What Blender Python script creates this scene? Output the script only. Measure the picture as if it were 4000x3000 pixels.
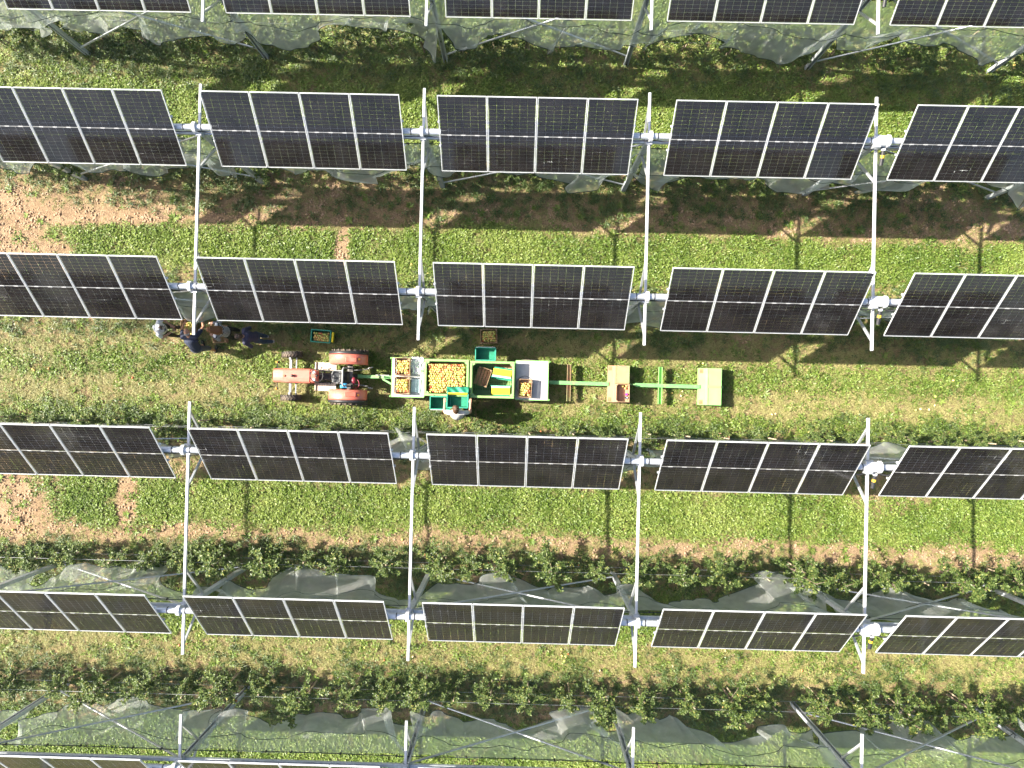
import bpy, bmesh, math, random
import numpy as np
from mathutils import Vector, Matrix, Euler, Quaternion

random.seed(7)
rng = np.random.default_rng(11)
R = math.radians
scene = bpy.context.scene
for o in list(bpy.data.objects):
    bpy.data.objects.remove(o, do_unlink=True)
COL = scene.collection

# ------------------------------------------------------------------ camera
cam_data = bpy.data.cameras.new('camera')
cam_data.sensor_fit = 'HORIZONTAL'
cam_data.sensor_width = 36.0
cam_data.lens = 36.0 * 2860.0 / 4000.0
cam_data.clip_end = 2000
cam = bpy.data.objects.new('camera', cam_data)
COL.objects.link(cam)
cam.location = (-0.042, 0.0, 22.134)
cam.rotation_euler = (R(0.546), R(0.610), R(1.3746))
scene.camera = cam

# ------------------------------------------------------------------ sky and sun
TO_SUN = Vector((-1.198, 0.1266, 1.0)).normalized()
SUN_EL = math.asin(TO_SUN.z)
world = bpy.data.worlds.new('World')
scene.world = world
world.use_nodes = True
wn = world.node_tree.nodes
sky = wn.new('ShaderNodeTexSky')
sky.sky_type = 'NISHITA'
sky.sun_disc = False
sky.dust_density = 3.0
sky.sun_elevation = SUN_EL
sky.sun_rotation = math.atan2(TO_SUN.x, TO_SUN.y)
world.node_tree.links.new(sky.outputs[0], wn['Background'].inputs[0])
wn['Background'].inputs[1].default_value = 0.088
sun_data = bpy.data.lights.new('sun', 'SUN')
sun_data.energy = 4.6
sun_data.angle = R(0.53)
sun_data.color = (1.0, 0.93, 0.80)
sun = bpy.data.objects.new('sun', sun_data)
COL.objects.link(sun)
sun.location = TO_SUN * 60
sun.rotation_euler = TO_SUN.to_track_quat('Z', 'Y').to_euler()
scene.view_settings.view_transform = 'Standard'
scene.view_settings.look = 'None'
scene.view_settings.exposure = 1.86
scene.view_settings.gamma = 1.0
scene.cycles.transparent_max_bounces = 24
scene.cycles.adaptive_threshold = 0.02
scene.cycles.max_bounces = 5
scene.cycles.diffuse_bounces = 2
scene.cycles.glossy_bounces = 3

# ------------------------------------------------------------------ layout constants (metres)
TILT = R(46.45)
SPAN = 5.4598
ROW_Y = [9.863, 6.046, 2.224, -1.689, -5.512, -9.247]
ROW_X = [0.202, 0.202, 0.202, 0.152, 0.152, 0.152]
AXIS_Z = 4.81
TUBE_DY, TUBE_DZ = 0.094, -0.090
MOD_W, MOD_L, MOD_GAP = 1.136, 1.909, 0.016
TABLE_W = 4 * MOD_W + 3 * MOD_GAP
BEAM_TOP, BEAM_H, BEAM_W = 4.48, 0.06, 0.066
def col_x(c, row=1):              # c = 0..5, the lines of posts
    return (c - 2.5) * SPAN + ROW_X[row]
ROW_TXT = ['second row behind the pickers', 'first row behind the pickers', 'row over the pickers',
           'row across from the pickers', 'second row across from the pickers', 'third row across from the pickers']
BAY_TXT = ['by the pickers', 'by the tractor', 'by the apple bins', 'by the empty carts', 'past the last cart']
COL_TXT = ['past the pickers', 'between pickers and tractor', 'by the full bin', 'by the rusty cart', 'with the slew drives', 'beyond the slew drives']

# ------------------------------------------------------------------ helpers
def link(o, parent=None):
    COL.objects.link(o)
    if parent is not None:
        o.parent = parent
    return o

def tag(o, label=None, cat=None, group=None, kind=None):
    if label: o['label'] = label
    if cat: o['category'] = cat
    if group: o['group'] = group
    if kind: o['kind'] = kind
    return o

def thing(name, label, cat, loc=(0, 0, 0), rz=0.0, group=None, rot=None):
    o = bpy.data.objects.new(name, None)
    o.empty_display_size = 0.2
    link(o)
    o.location = loc
    o.rotation_euler = rot if rot else (0, 0, rz)
    return tag(o, label, cat, group)

def copy_tree(o, parent=None):
    c = o.copy()
    COL.objects.link(c)
    if parent is not None:
        c.parent = parent
    for ch in [x for x in o.children]:
        copy_tree(ch, c)
    return c

class MB:
    """collects geometry for one mesh"""
    def __init__(self):
        self.v = []; self.f = []; self.m = []; self.s = []
    def add(self, verts, faces, mat=0, smooth=False):
        n = len(self.v)
        self.v += [tuple(p) for p in verts]
        for f in faces:
            self.f.append(tuple(i + n for i in f)); self.m.append(mat); self.s.append(smooth)
        return self
    def box(self, c, s, rot=None, mat=0, bev=0.0):
        x, y, z = s[0] / 2, s[1] / 2, s[2] / 2
        if bev > 0:
            b = min(bev, x * .9, y * .9, z * .9)
            P = []
            for (X, Y) in ((x, y - b), (x - b, y), (-x + b, y), (-x, y - b), (-x, -y + b), (-x + b, -y), (x - b, -y), (x, -y + b)):
                P.append((X, Y))
            Q = [(px * (x - b) / x if abs(px) > x - b else px, py * (y - b) / y if abs(py) > y - b else py) for px, py in P]
            vs = [(a, d, -z) for a, d in Q] + [(a, d, -z + b) for a, d in P] + [(a, d, z - b) for a, d in P] + [(a, d, z) for a, d in Q]
            fs = [tuple(reversed(range(8)))]
            for k in range(3):
                for i in range(8):
                    j = (i + 1) % 8
                    fs.append((k * 8 + i, k * 8 + j, k * 8 + 8 + j, k * 8 + 8 + i))
            fs.append(tuple(range(24, 32)))
        else:
            vs = [(-x, -y, -z), (x, -y, -z), (x, y, -z), (-x, y, -z), (-x, -y, z), (x, -y, z), (x, y, z), (-x, y, z)]
            fs = [(0, 3, 2, 1), (4, 5, 6, 7), (0, 1, 5, 4), (1, 2, 6, 5), (2, 3, 7, 6), (3, 0, 4, 7)]
        M = Matrix.Identity(3)
        if rot is not None:
            M = rot if isinstance(rot, Matrix) else Euler(rot).to_matrix()
        c = Vector(c)
        return self.add([M @ Vector(p) + c for p in vs], fs, mat)
    def bar(self, p0, p1, w, h, up=(0, 0, 1), mat=0, bev=0.0):
        p0, p1 = Vector(p0), Vector(p1)
        d = (p1 - p0); L = d.length; d.normalize()
        u = Vector(up); sx = d.cross(u)
        if sx.length < 1e-4: sx = d.cross(Vector((0, 1, 0)))
        sx.normalize(); u = sx.cross(d)
        M = Matrix((sx, d, u)).transposed()
        return self.box((p0 + p1) / 2, (w, L, h), M, mat, bev)
    def cyl(self, p0, p1, r0, r1=None, n=12, mat=0, cap=True, smooth=True):
        r1 = r0 if r1 is None else r1
        p0, p1 = Vector(p0), Vector(p1)
        d = (p1 - p0).normalized()
        a = d.orthogonal().normalized(); b = d.cross(a)
        vs = []
        for p, r in ((p0, r0), (p1, r1)):
            for i in range(n):
                t = 2 * math.pi * i / n
                vs.append(p + a * (r * math.cos(t)) + b * (r * math.sin(t)))
        self.add(vs, [(i, (i + 1) % n, n + (i + 1) % n, n + i) for i in range(n)], mat, smooth)
        if cap:
            self.add(vs, [tuple(reversed(range(n))), tuple(range(n, 2 * n))], mat, False)
        return self
    def tube(self, pts, r, n=8, mat=0, closed=False):
        pts = [Vector(p) for p in pts]
        N = len(pts); vs = []
        prev = None
        for i, p in enumerate(pts):
            q = pts[(i + 1) % N] if (closed or i < N - 1) else p
            o = pts[i - 1] if (closed or i > 0) else p
            d = (q - o).normalized()
            if prev is None: a = d.orthogonal().normalized()
            else:
                a = prev - d * prev.dot(d)
                a = a.normalized() if a.length > 1e-5 else d.orthogonal().normalized()
            prev = a; b = d.cross(a)
            rr = r[i] if hasattr(r, '__len__') else r
            for k in range(n):
                t = 2 * math.pi * k / n
                vs.append(p + a * (rr * math.cos(t)) + b * (rr * math.sin(t)))
        fs = []
        for i in range(N if closed else N - 1):
            for k in range(n):
                i2 = (i + 1) % N
                fs.append((i * n + k, i * n + (k + 1) % n, i2 * n + (k + 1) % n, i2 * n + k))
        self.add(vs, fs, mat, True)
        if not closed:
            self.add(vs, [tuple(reversed(range(n))), tuple(range((N - 1) * n, N * n))], mat, False)
        return self
    def lathe(self, prof, c=(0, 0, 0), axis='Z', n=16, mat=0, smooth=True):
        c = Vector(c); vs = []
        for (r, h) in prof:
            for k in range(n):
                t = 2 * math.pi * k / n
                a, b = r * math.cos(t), r * math.sin(t)
                p = {'Z': (a, b, h), 'Y': (b, h, a), 'X': (h, a, b)}[axis]
                vs.append(c + Vector(p))
        fs = [(i * n + k, i * n + (k + 1) % n, (i + 1) * n + (k + 1) % n, (i + 1) * n + k) for i in range(len(prof) - 1) for k in range(n)]
        return self.add(vs, fs, mat, smooth)
    def ball(self, c, r, nu=10, nv=6, mat=0, rot=None):
        r = (r, r, r) if not hasattr(r, '__len__') else r
        M = rot if rot is not None else Matrix.Identity(3)
        c = Vector(c)
        vs = [c + M @ Vector((0, 0, -r[2]))]
        for j in range(1, nv):
            ph = -math.pi / 2 + math.pi * j / nv
            for i in range(nu):
                t = 2 * math.pi * i / nu
                vs.append(c + M @ Vector((r[0] * math.cos(ph) * math.cos(t), r[1] * math.cos(ph) * math.sin(t), r[2] * math.sin(ph))))
        vs.append(c + M @ Vector((0, 0, r[2])))
        fs = [(0, 1 + (i + 1) % nu, 1 + i) for i in range(nu)]
        for j in range(nv - 2):
            a = 1 + j * nu
            fs += [(a + i, a + (i + 1) % nu, a + nu + (i + 1) % nu, a + nu + i) for i in range(nu)]
        a = 1 + (nv - 2) * nu; t = len(vs) - 1
        fs += [(a + i, a + (i + 1) % nu, t) for i in range(nu)]
        return self.add(vs, fs, mat, True)
    def mesh(self, name, mats):
        me = bpy.data.meshes.new(name)
        me.from_pydata(self.v, [], self.f)
        if not isinstance(mats, (list, tuple)): mats = [mats]
        for m in mats: me.materials.append(m)
        me.polygons.foreach_set('material_index', self.m)
        me.polygons.foreach_set('use_smooth', self.s)
        me.update()
        return me
    def build(self, name, mats, parent=None, loc=None, rot=None):
        o = bpy.data.objects.new(name, self.mesh(name, mats))
        link(o, parent)
        if loc is not None: o.location = loc
        if rot is not None: o.rotation_euler = rot
        return o

def obj(name, me, parent=None, loc=(0, 0, 0), rot=(0, 0, 0), scale=None):
    o = bpy.data.objects.new(name, me)
    link(o, parent)
    o.location = loc; o.rotation_euler = rot
    if scale is not None: o.scale = scale if hasattr(scale, '__len__') else (scale,) * 3
    return o

# value noise on numpy arrays
_G = rng.random((8, 257, 257))
def vnoise(x, y, freq, k=0):
    x = np.asarray(x, float) * freq + 13.7 * k + 100; y = np.asarray(y, float) * freq + 7.3 * k + 100
    xi = np.floor(x).astype(int); yi = np.floor(y).astype(int)
    fx = x - xi; fy = y - yi
    fx = fx * fx * (3 - 2 * fx); fy = fy * fy * (3 - 2 * fy)
    g = _G[k % 8]
    a = g[xi % 256, yi % 256]; b = g[(xi + 1) % 256, yi % 256]; c = g[xi % 256, (yi + 1) % 256]; d = g[(xi + 1) % 256, (yi + 1) % 256]
    return (a * (1 - fx) + b * fx) * (1 - fy) + (c * (1 - fx) + d * fx) * fy
def fnoise(x, y, freq, k=0):
    return (vnoise(x, y, freq, k) + .5 * vnoise(x, y, freq * 2.1, k + 1) + .25 * vnoise(x, y, freq * 4.3, k + 2)) / 1.75

# ------------------------------------------------------------------ materials
def new_mat(name):
    m = bpy.data.materials.new(name); m.use_nodes = True
    nt = m.node_tree
    return m, nt, nt.nodes['Principled BSDF'], nt.nodes['Material Output']

def noise_node(nt, scale, detail=4, rough=.6, coord='Object'):
    tc = nt.nodes.new('ShaderNodeTexCoord'); n = nt.nodes.new('ShaderNodeTexNoise')
    n.inputs['Scale'].default_value = scale; n.inputs['Detail'].default_value = detail; n.inputs['Roughness'].default_value = rough
    nt.links.new(tc.outputs[coord], n.inputs['Vector'])
    return n

def ramp(nt, src, stops):
    r = nt.nodes.new('ShaderNodeValToRGB')
    el = r.color_ramp.elements
    while len(el) < len(stops): el.new(.5)
    for e, (p, c) in zip(el, stops):
        e.position = p; e.color = (*c, 1) if len(c) == 3 else c
    nt.links.new(src, r.inputs[0])
    return r

def mat(name, color, rough=.6, metal=0.0, vary=.15, scale=12.0, bump=0.0, spec=.5, dirt=None, dirt_amt=.5, coat=0.0):
    """plain material with a little mottled colour, optional dirt patches and fine relief"""
    m, nt, b, out = new_mat(name)
    c = np.array(color)
    n = noise_node(nt, scale)
    r = ramp(nt, n.outputs['Fac'], [(.3, tuple(c * (1 - vary))), (.7, tuple(np.minimum(c * (1 + vary), 1)))])
    src = r.outputs['Color']
    if dirt is not None:
        n2 = noise_node(nt, scale * .45, 6, .7)
        r2 = ramp(nt, n2.outputs['Fac'], [(.62 - .3 * dirt_amt, (0, 0, 0)), (.80 - .3 * dirt_amt, (1, 1, 1))])
        mx = nt.nodes.new('ShaderNodeMix'); mx.data_type = 'RGBA'
        nt.links.new(r2.outputs['Color'], mx.inputs[0]); nt.links.new(src, mx.inputs[6]); mx.inputs[7].default_value = (*dirt, 1)
        src = mx.outputs[2]
    nt.links.new(src, b.inputs['Base Color'])
    b.inputs['Roughness'].default_value = rough
    b.inputs['Metallic'].default_value = metal
    b.inputs['Specular IOR Level'].default_value = spec
    b.inputs['Coat Weight'].default_value = coat
    if bump > 0:
        n3 = noise_node(nt, scale * 4, 5, .7)
        bp = nt.nodes.new('ShaderNodeBump'); bp.inputs['Strength'].default_value = bump; bp.inputs['Distance'].default_value = .01
        nt.links.new(n3.outputs['Fac'], bp.inputs['Height']); nt.links.new(bp.outputs[0], b.inputs['Normal'])
    return m

def leaf_mat(name, dark, light, trans=.35, rough=.45, attr='tint', spec=.5):
    """leaf: colour runs from dark to light by a per-instance tint or a per-island random number"""
    m, nt, b, out = new_mat(name)
    if attr:
        a = nt.nodes.new('ShaderNodeAttribute'); a.attribute_type = 'INSTANCER'; a.attribute_name = attr
        fac0 = a.outputs['Fac']
        g = nt.nodes.new('ShaderNodeNewGeometry')
        mm = nt.nodes.new('ShaderNodeMath'); mm.operation = 'MULTIPLY_ADD'; mm.inputs[1].default_value = .35
        nt.links.new(g.outputs['Random Per Island'], mm.inputs[0])
        m2 = nt.nodes.new('ShaderNodeMath'); m2.operation = 'MULTIPLY_ADD'; m2.inputs[1].default_value = .65; m2.inputs[2].default_value = 0
        nt.links.new(fac0, m2.inputs[0]); nt.links.new(m2.outputs[0], mm.inputs[2])
        fac = mm.outputs[0]
    else:
        g = nt.nodes.new('ShaderNodeNewGeometry'); fac = g.outputs['Random Per Island']
    stops = [(0.0, dark), (1.0, light)] if not isinstance(dark, list) else dark
    r = ramp(nt, fac, stops)
    nt.links.new(r.outputs['Color'], b.inputs['Base Color'])
    b.inputs['Roughness'].default_value = rough
    b.inputs['Specular IOR Level'].default_value = spec
    if trans <= 0: return m
    t = nt.nodes.new('ShaderNodeBsdfTranslucent')
    mulc = nt.nodes.new('ShaderNodeMix'); mulc.data_type = 'RGBA'; mulc.blend_type = 'MULTIPLY'; mulc.inputs[0].default_value = 1
    nt.links.new(r.outputs['Color'], mulc.inputs[6]); mulc.inputs[7].default_value = (1.25, 1.25, .6, 1)
    nt.links.new(mulc.outputs[2], t.inputs['Color'])
    mix = nt.nodes.new('ShaderNodeMixShader'); mix.inputs[0].default_value = trans
    nt.links.new(b.outputs[0], mix.inputs[1]); nt.links.new(t.outputs[0], mix.inputs[2])
    nt.links.new(mix.outputs[0], out.inputs['Surface'])
    return m

M = {}
M['alu'] = mat('aluminium_frame', (.58, .59, .60), .42, .25, .10, 11)
M['galv'] = mat('galvanised_steel', (.48, .50, .53), .42, .45, .12, 9, .05)
M['galv_dull'] = mat('galvanised_steel_dull', (.46, .49, .52), .5, .3, .18, 14, .05)
M['whitepart'] = mat('white_housing', (.62, .62, .62), .45, 0, .04, 8)
M['black'] = mat('black_plastic', (.02, .02, .022), .5, 0, .2, 20)
M['yellow_tag'] = mat('yellow_sticker', (.85, .5, .03), .5, 0, .05, 10)
M['wire'] = mat('trellis_wire_steel', (.45, .46, .48), .45, .6, .1, 10)
M['cord'] = mat('net_cord_dark', (.025, .04, .035), .8, 0, .2, 10)
M['wood'] = mat('crate_wood', (.46, .29, .17), .75, 0, .25, 7, .15, dirt=(.24, .15, .09), dirt_amt=.35)
M['wood_old'] = mat('stake_wood', (.42, .33, .23), .8, 0, .25, 10, .15)
M['bark'] = mat('apple_bark', (.16, .12, .09), .85, 0, .3, 25, .3)
M['soilcrumb'] = mat('soil_crumb', (.34, .235, .150), .95, 0, .25, 20)
# net: thin woven mesh, part of the light passes straight through
m, nt, b, out = new_mat('hail_net')
d = nt.nodes.new('ShaderNodeBsdfDiffuse'); d.inputs[0].default_value = (.92, .94, .93, 1)
tl = nt.nodes.new('ShaderNodeBsdfTranslucent'); tl.inputs[0].default_value = (.78, .84, .80, 1)
tr = nt.nodes.new('ShaderNodeBsdfTransparent'); tr.inputs[0].default_value = (.94, .97, .95, 1)
tcn = nt.nodes.new('ShaderNodeTexCoord'); vs_ = nt.nodes.new('ShaderNodeVectorMath'); vs_.operation = 'SCALE'; vs_.inputs[3].default_value = 260
wn_ = nt.nodes.new('ShaderNodeTexWhiteNoise'); wn_.noise_dimensions = '3D'
fl = nt.nodes.new('ShaderNodeVectorMath'); fl.operation = 'FLOOR'
nt.links.new(tcn.outputs['Object'], vs_.inputs[0]); nt.links.new(vs_.outputs[0], fl.inputs[0]); nt.links.new(fl.outputs[0], wn_.inputs['Vector'])
sb_ = nt.nodes.new('ShaderNodeVectorMath'); sb_.operation = 'MULTIPLY_ADD'; sb_.inputs[1].default_value = (3, 3, 3); sb_.inputs[2].default_value = (-1.5, -1.5, -1.5)
nt.links.new(wn_.outputs['Color'], sb_.inputs[0])
gn = nt.nodes.new('ShaderNodeNewGeometry'); av_ = nt.nodes.new('ShaderNodeVectorMath'); av_.operation = 'ADD'; nm_ = nt.nodes.new('ShaderNodeVectorMath'); nm_.operation = 'NORMALIZE'
nt.links.new(gn.outputs['Normal'], av_.inputs[0]); nt.links.new(sb_.outputs[0], av_.inputs[1]); nt.links.new(av_.outputs[0], nm_.inputs[0])
nt.links.new(nm_.outputs[0], d.inputs['Normal']); nt.links.new(nm_.outputs[0], tl.inputs['Normal'])
m1 = nt.nodes.new('ShaderNodeMixShader'); m1.inputs[0].default_value = .45
nt.links.new(d.outputs[0], m1.inputs[1]); nt.links.new(tl.outputs[0], m1.inputs[2])
n = noise_node(nt, 2.2, 3)
mr = nt.nodes.new('ShaderNodeMapRange'); mr.inputs[1].default_value = .3; mr.inputs[2].default_value = .7; mr.inputs[3].default_value = .30; mr.inputs[4].default_value = .42
nt.links.new(n.outputs['Fac'], mr.inputs[0])
m2 = nt.nodes.new('ShaderNodeMixShader')
nt.links.new(mr.outputs[0], m2.inputs[0]); nt.links.new(tr.outputs[0], m2.inputs[1]); nt.links.new(m1.outputs[0], m2.inputs[2])
nt.links.new(m2.outputs[0], out.inputs['Surface'])
M['net'] = m
# solar cells and their cover glass
m, nt, b, out = new_mat('solar_cell')
n = noise_node(nt, 3.0, 2)
r = ramp(nt, n.outputs['Fac'], [(.3, (.012, .010, .010)), (.7, (.017, .0145, .0145))])
nt.links.new(r.outputs[0], b.inputs['Base Color'])
b.inputs['Roughness'].default_value = .35; b.inputs['Specular IOR Level'].default_value = .05
M['cell'] = m
m, nt, b, out = new_mat('panel_glass')
g = nt.nodes.new('ShaderNodeBsdfGlossy'); g.inputs['Roughness'].default_value = .10
tr = nt.nodes.new('ShaderNodeBsdfTransparent'); tr.inputs[0].default_value = (.95, .97, .96, 1)
fr = nt.nodes.new('ShaderNodeFresnel'); fr.inputs[0].default_value = 1.5
mx = nt.nodes.new('ShaderNodeMixShader')
nt.links.new(fr.outputs[0], mx.inputs[0]); nt.links.new(tr.outputs[0], mx.inputs[1]); nt.links.new(g.outputs[0], mx.inputs[2])
oi = nt.nodes.new('ShaderNodeObjectInfo'); tc = nt.nodes.new('ShaderNodeTexCoord'); ad = nt.nodes.new('ShaderNodeVectorMath'); ad.operation = 'ADD'
cmb = nt.nodes.new('ShaderNodeCombineXYZ'); ml = nt.nodes.new('ShaderNodeMath'); ml.operation = 'MULTIPLY'; ml.inputs[1].default_value = 60
nt.links.new(oi.outputs['Random'], ml.inputs[0]); nt.links.new(ml.outputs[0], cmb.inputs[2]); nt.links.new(tc.outputs['Object'], ad.inputs[0]); nt.links.new(cmb.outputs[0], ad.inputs[1])
nd = nt.nodes.new('ShaderNodeTexNoise'); nd.inputs['Scale'].default_value = 2.0; nd.inputs['Detail'].default_value = 5
nt.links.new(ad.outputs[0], nd.inputs['Vector'])
md = nt.nodes.new('ShaderNodeMapRange'); md.inputs[1].default_value = .3; md.inputs[2].default_value = .7; md.inputs[3].default_value = .016; md.inputs[4].default_value = .034
nt.links.new(nd.outputs['Fac'], md.inputs[0])
dd = nt.nodes.new('ShaderNodeBsdfDiffuse'); dd.inputs[0].default_value = (.56, .49, .47, 1)
mx2 = nt.nodes.new('ShaderNodeMixShader'); nt.links.new(md.outputs[0], mx2.inputs[0]); nt.links.new(mx.outputs[0], mx2.inputs[1]); nt.links.new(dd.outputs[0], mx2.inputs[2])
nt.links.new(mx2.outputs[0], out.inputs['Surface'])
M['glass'] = m
M['strip'] = mat('cell_connector', (.42, .42, .42), .5, 0, .05, 8)
# ------------------------------------------------------------------ ground
# (y, lush clover, dry grass, weeds) across the lanes and tree strips
COVER = np.array([
    (16, .9, .1, 0), (11.8, .9, .2, 0), (11.2, .5, .5, 0), (10.7, .3, .5, .4), (9.8, .25, .4, .6), (9.25, .35, .5, .3), (8.85, .8, .3, 0),
    (7.6, .9, .2, 0), (7.1, .4, .5, .1), (6.8, .1, .4, .55), (5.9, 0, .25, .45), (5.35, 0, .15, .3), (5.02, 0, .22, .05), (4.8, .15, .6, 0), (4.5, .85, .3, 0),
    (3.6, .9, .2, 0), (3.35, .35, .6, 0), (3.0, 0, .5, .3), (2.2, .1, .4, .6), (1.6, .05, .5, .5), (1.3, .05, .8, .1), (.9, .2, .85, 0), (.65, .5, .6, 0),
    (.2, .45, .6, 0), (0, .08, .95, 0), (-.5, .1, .9, 0), (-.75, .45, .5, .3), (-1.2, .35, .2, .7), (-1.8, 0, .3, .5), (-2.3, 0, .3, .3), (-2.8, .1, .5, 0),
    (-3.05, .6, .4, 0), (-3.3, .95, .15, 0), (-4.0, .9, .2, 0), (-4.28, .35, .55, 0), (-4.48, 0, .18, 0), (-4.8, 0, .28, .15), (-5.05, 0, .35, .75), (-6.0, .1, .3, .6),
    (-6.45, .8, .2, .1), (-7.3, .8, .35, 0), (-7.6, .15, .95, 0), (-8.3, .1, .85, .25), (-8.7, 0, .4, .55), (-9.9, 0, .3, .55), (-10.3, .85, .2, 0), (-16, .9, .2, 0)])[::-1]
def cover(x, y):
    w = y - .035 + (fnoise(x, y, .55, 1) - .5) * .55 + (vnoise(x, y, 2.2, 4) - .5) * .22
    lush, dry, weed = (np.interp(w, COVER[:, 0], COVER[:, k]) for k in (1, 2, 3))
    patch = fnoise(x, y, .9, 3)
    lush = lush * np.clip(1.75 * patch + .22, 0, 1.15)
    dry = dry * np.clip(.45 + 1.1 * fnoise(x, y, 1.1, 5), 0, 1.2)
    weed = weed * np.clip(2.2 * fnoise(x, y, .8, 6) - .35, 0, 1.3)
    def bare(cx, cy, rx, ry, soft=.45):
        d = np.sqrt(((x - cx) / rx) ** 2 + ((y - cy) / ry) ** 2) + (fnoise(x, y, 1.6, 2) - .5) * .9
        return np.clip((d - 1) / soft, 0, 1)
    k = bare(-17.0, 4.2, 2.6, 1.3) * bare(-17.1, -3.6, 2.4, 1.3) * bare(-5.55, 4.1, .20, .8) * bare(-11.9, -3.6, .28, .95) * bare(-16.5, 5.0, 6.5, .22)
    k = .06 + .94 * k
    return lush * k, dry * k, weed * k

def grid_axis(a, b, step, far):
    core = list(np.arange(a, b + 1e-6, step))
    lo, hi, s = [], [], step
    p, q = a, b
    while p > -far:
        s *= 1.6; p -= s; q += s; lo.append(p); hi.append(q)
    return np.array(lo[::-1] + core + hi)
gx = grid_axis(-19, 19, .16, 500); gy = grid_axis(-15.5, 15.5, .16, 500)
GX, GY = np.meshgrid(gx, gy)
def ground_z(x, y):
    near = np.exp(-((np.maximum(np.abs(x) - 17, 0)) / 3) ** 2 - ((np.maximum(np.abs(y) - 14, 0)) / 3) ** 2)
    return near * ((vnoise(x, y, 3.1, 2) - .5) * .018 + (vnoise(x, y, .7, 3) - .5) * .014) - .012
GZ = ground_z(GX, GY)
nx, ny = len(gx), len(gy)
verts = np.stack([GX.ravel(), GY.ravel(), GZ.ravel()], 1)
idx = np.arange(nx * ny).reshape(ny, nx)
faces = np.stack([idx[:-1, :-1].ravel(), idx[:-1, 1:].ravel(), idx[1:, 1:].ravel(), idx[1:, :-1].ravel()], 1)
gm = bpy.data.meshes.new('ground')
gm.from_pydata(verts.tolist(), [], faces.tolist())
gm.polygons.foreach_set('use_smooth', [True] * len(faces))
lu, dr, we = cover(verts[:, 0], verts[:, 1])
at = gm.attributes.new('thatch', 'FLOAT', 'POINT')
at.data.foreach_set('value', np.clip(lu * .9 + dr * .35 + we * .3, 0, 1).astype(np.float32))
m, nt, b, out = new_mat('orchard_soil')
n1 = noise_node(nt, 1.6, 6, .65); n2 = noise_node(nt, 22, 5, .75); n3 = noise_node(nt, 70, 3, .7)
r1 = ramp(nt, n1.outputs['Fac'], [(.3, (.27, .18, .108)), (.7, (.42, .305, .195))])
r2 = ramp(nt, n2.outputs['Fac'], [(.32, (.45, .42, .40)), (.62, (1.15, 1.12, 1.1))])
mu = nt.nodes.new('ShaderNodeMix'); mu.data_type = 'RGBA'; mu.blend_type = 'MULTIPLY'; mu.inputs[0].default_value = .8
nt.links.new(r1.outputs[0], mu.inputs[6]); nt.links.new(r2.outputs[0], mu.inputs[7])
a = nt.nodes.new('ShaderNodeAttribute'); a.attribute_name = 'thatch'
r3 = ramp(nt, n2.outputs['Fac'], [(.35, (.06, .085, .018)), (.65, (.16, .165, .055))])
mt = nt.nodes.new('ShaderNodeMix'); mt.data_type = 'RGBA'
nt.links.new(a.outputs['Fac'], mt.inputs[0]); nt.links.new(mu.outputs[2], mt.inputs[6]); nt.links.new(r3.outputs[0], mt.inputs[7])
nt.links.new(mt.outputs[2], b.inputs['Base Color'])
b.inputs['Roughness'].default_value = .95; b.inputs['Specular IOR Level'].default_value = .15
ad = nt.nodes.new('ShaderNodeMath'); ad.operation = 'ADD'
nt.links.new(n2.outputs['Fac'], ad.inputs[0]); nt.links.new(n3.outputs['Fac'], ad.inputs[1])
bp = nt.nodes.new('ShaderNodeBump'); bp.inputs['Strength'].default_value = .9; bp.inputs['Distance'].default_value = .03
nt.links.new(ad.outputs[0], bp.inputs['Height']); nt.links.new(bp.outputs[0], b.inputs['Normal'])
gm.materials.append(m)
ground = obj('ground', gm); tag(ground, kind='structure', label='bare orchard soil under the grass lanes and tree strips', cat='ground')

# ------------------------------------------------------------------ ground cover (uncountable: scattered clumps)
def leaf(mb, base, yaw, pitch, length, width, fold=.25, mat=0):
    """a folded diamond leaf: two triangles"""
    d = Vector((math.cos(yaw) * math.cos(pitch), math.sin(yaw) * math.cos(pitch), math.sin(pitch)))
    s = Vector((-math.sin(yaw), math.cos(yaw), 0)); u = s.cross(d) * -1
    b0 = Vector(base); mid = b0 + d * (length * .5)
    l = mid + s * (width / 2) + u * (fold * width / 2); r = mid - s * (width / 2) + u * (fold * width / 2)
    mb.add([b0, r, b0 + d * length, l], [(0, 1, 2), (0, 2, 3)], mat)
def blade(mb, base, yaw, pitch, length, width, droop=.8, mat=0):
    b0 = Vector(base)
    s = Vector((-math.sin(yaw), math.cos(yaw), 0))
    d1 = Vector((math.cos(yaw) * math.cos(pitch), math.sin(yaw) * math.cos(pitch), math.sin(pitch)))
    p2 = pitch - droop
    d2 = Vector((math.cos(yaw) * math.cos(p2), math.sin(yaw) * math.cos(p2), math.sin(p2)))
    m1 = b0 + d1 * length * .5; t = m1 + d2 * length * .5
    mb.add([b0 - s * width / 2, b0 + s * width / 2, m1 + s * width * .45, m1 - s * width * .45, t], [(0, 1, 2, 3), (3, 2, 4)], mat)

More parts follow.
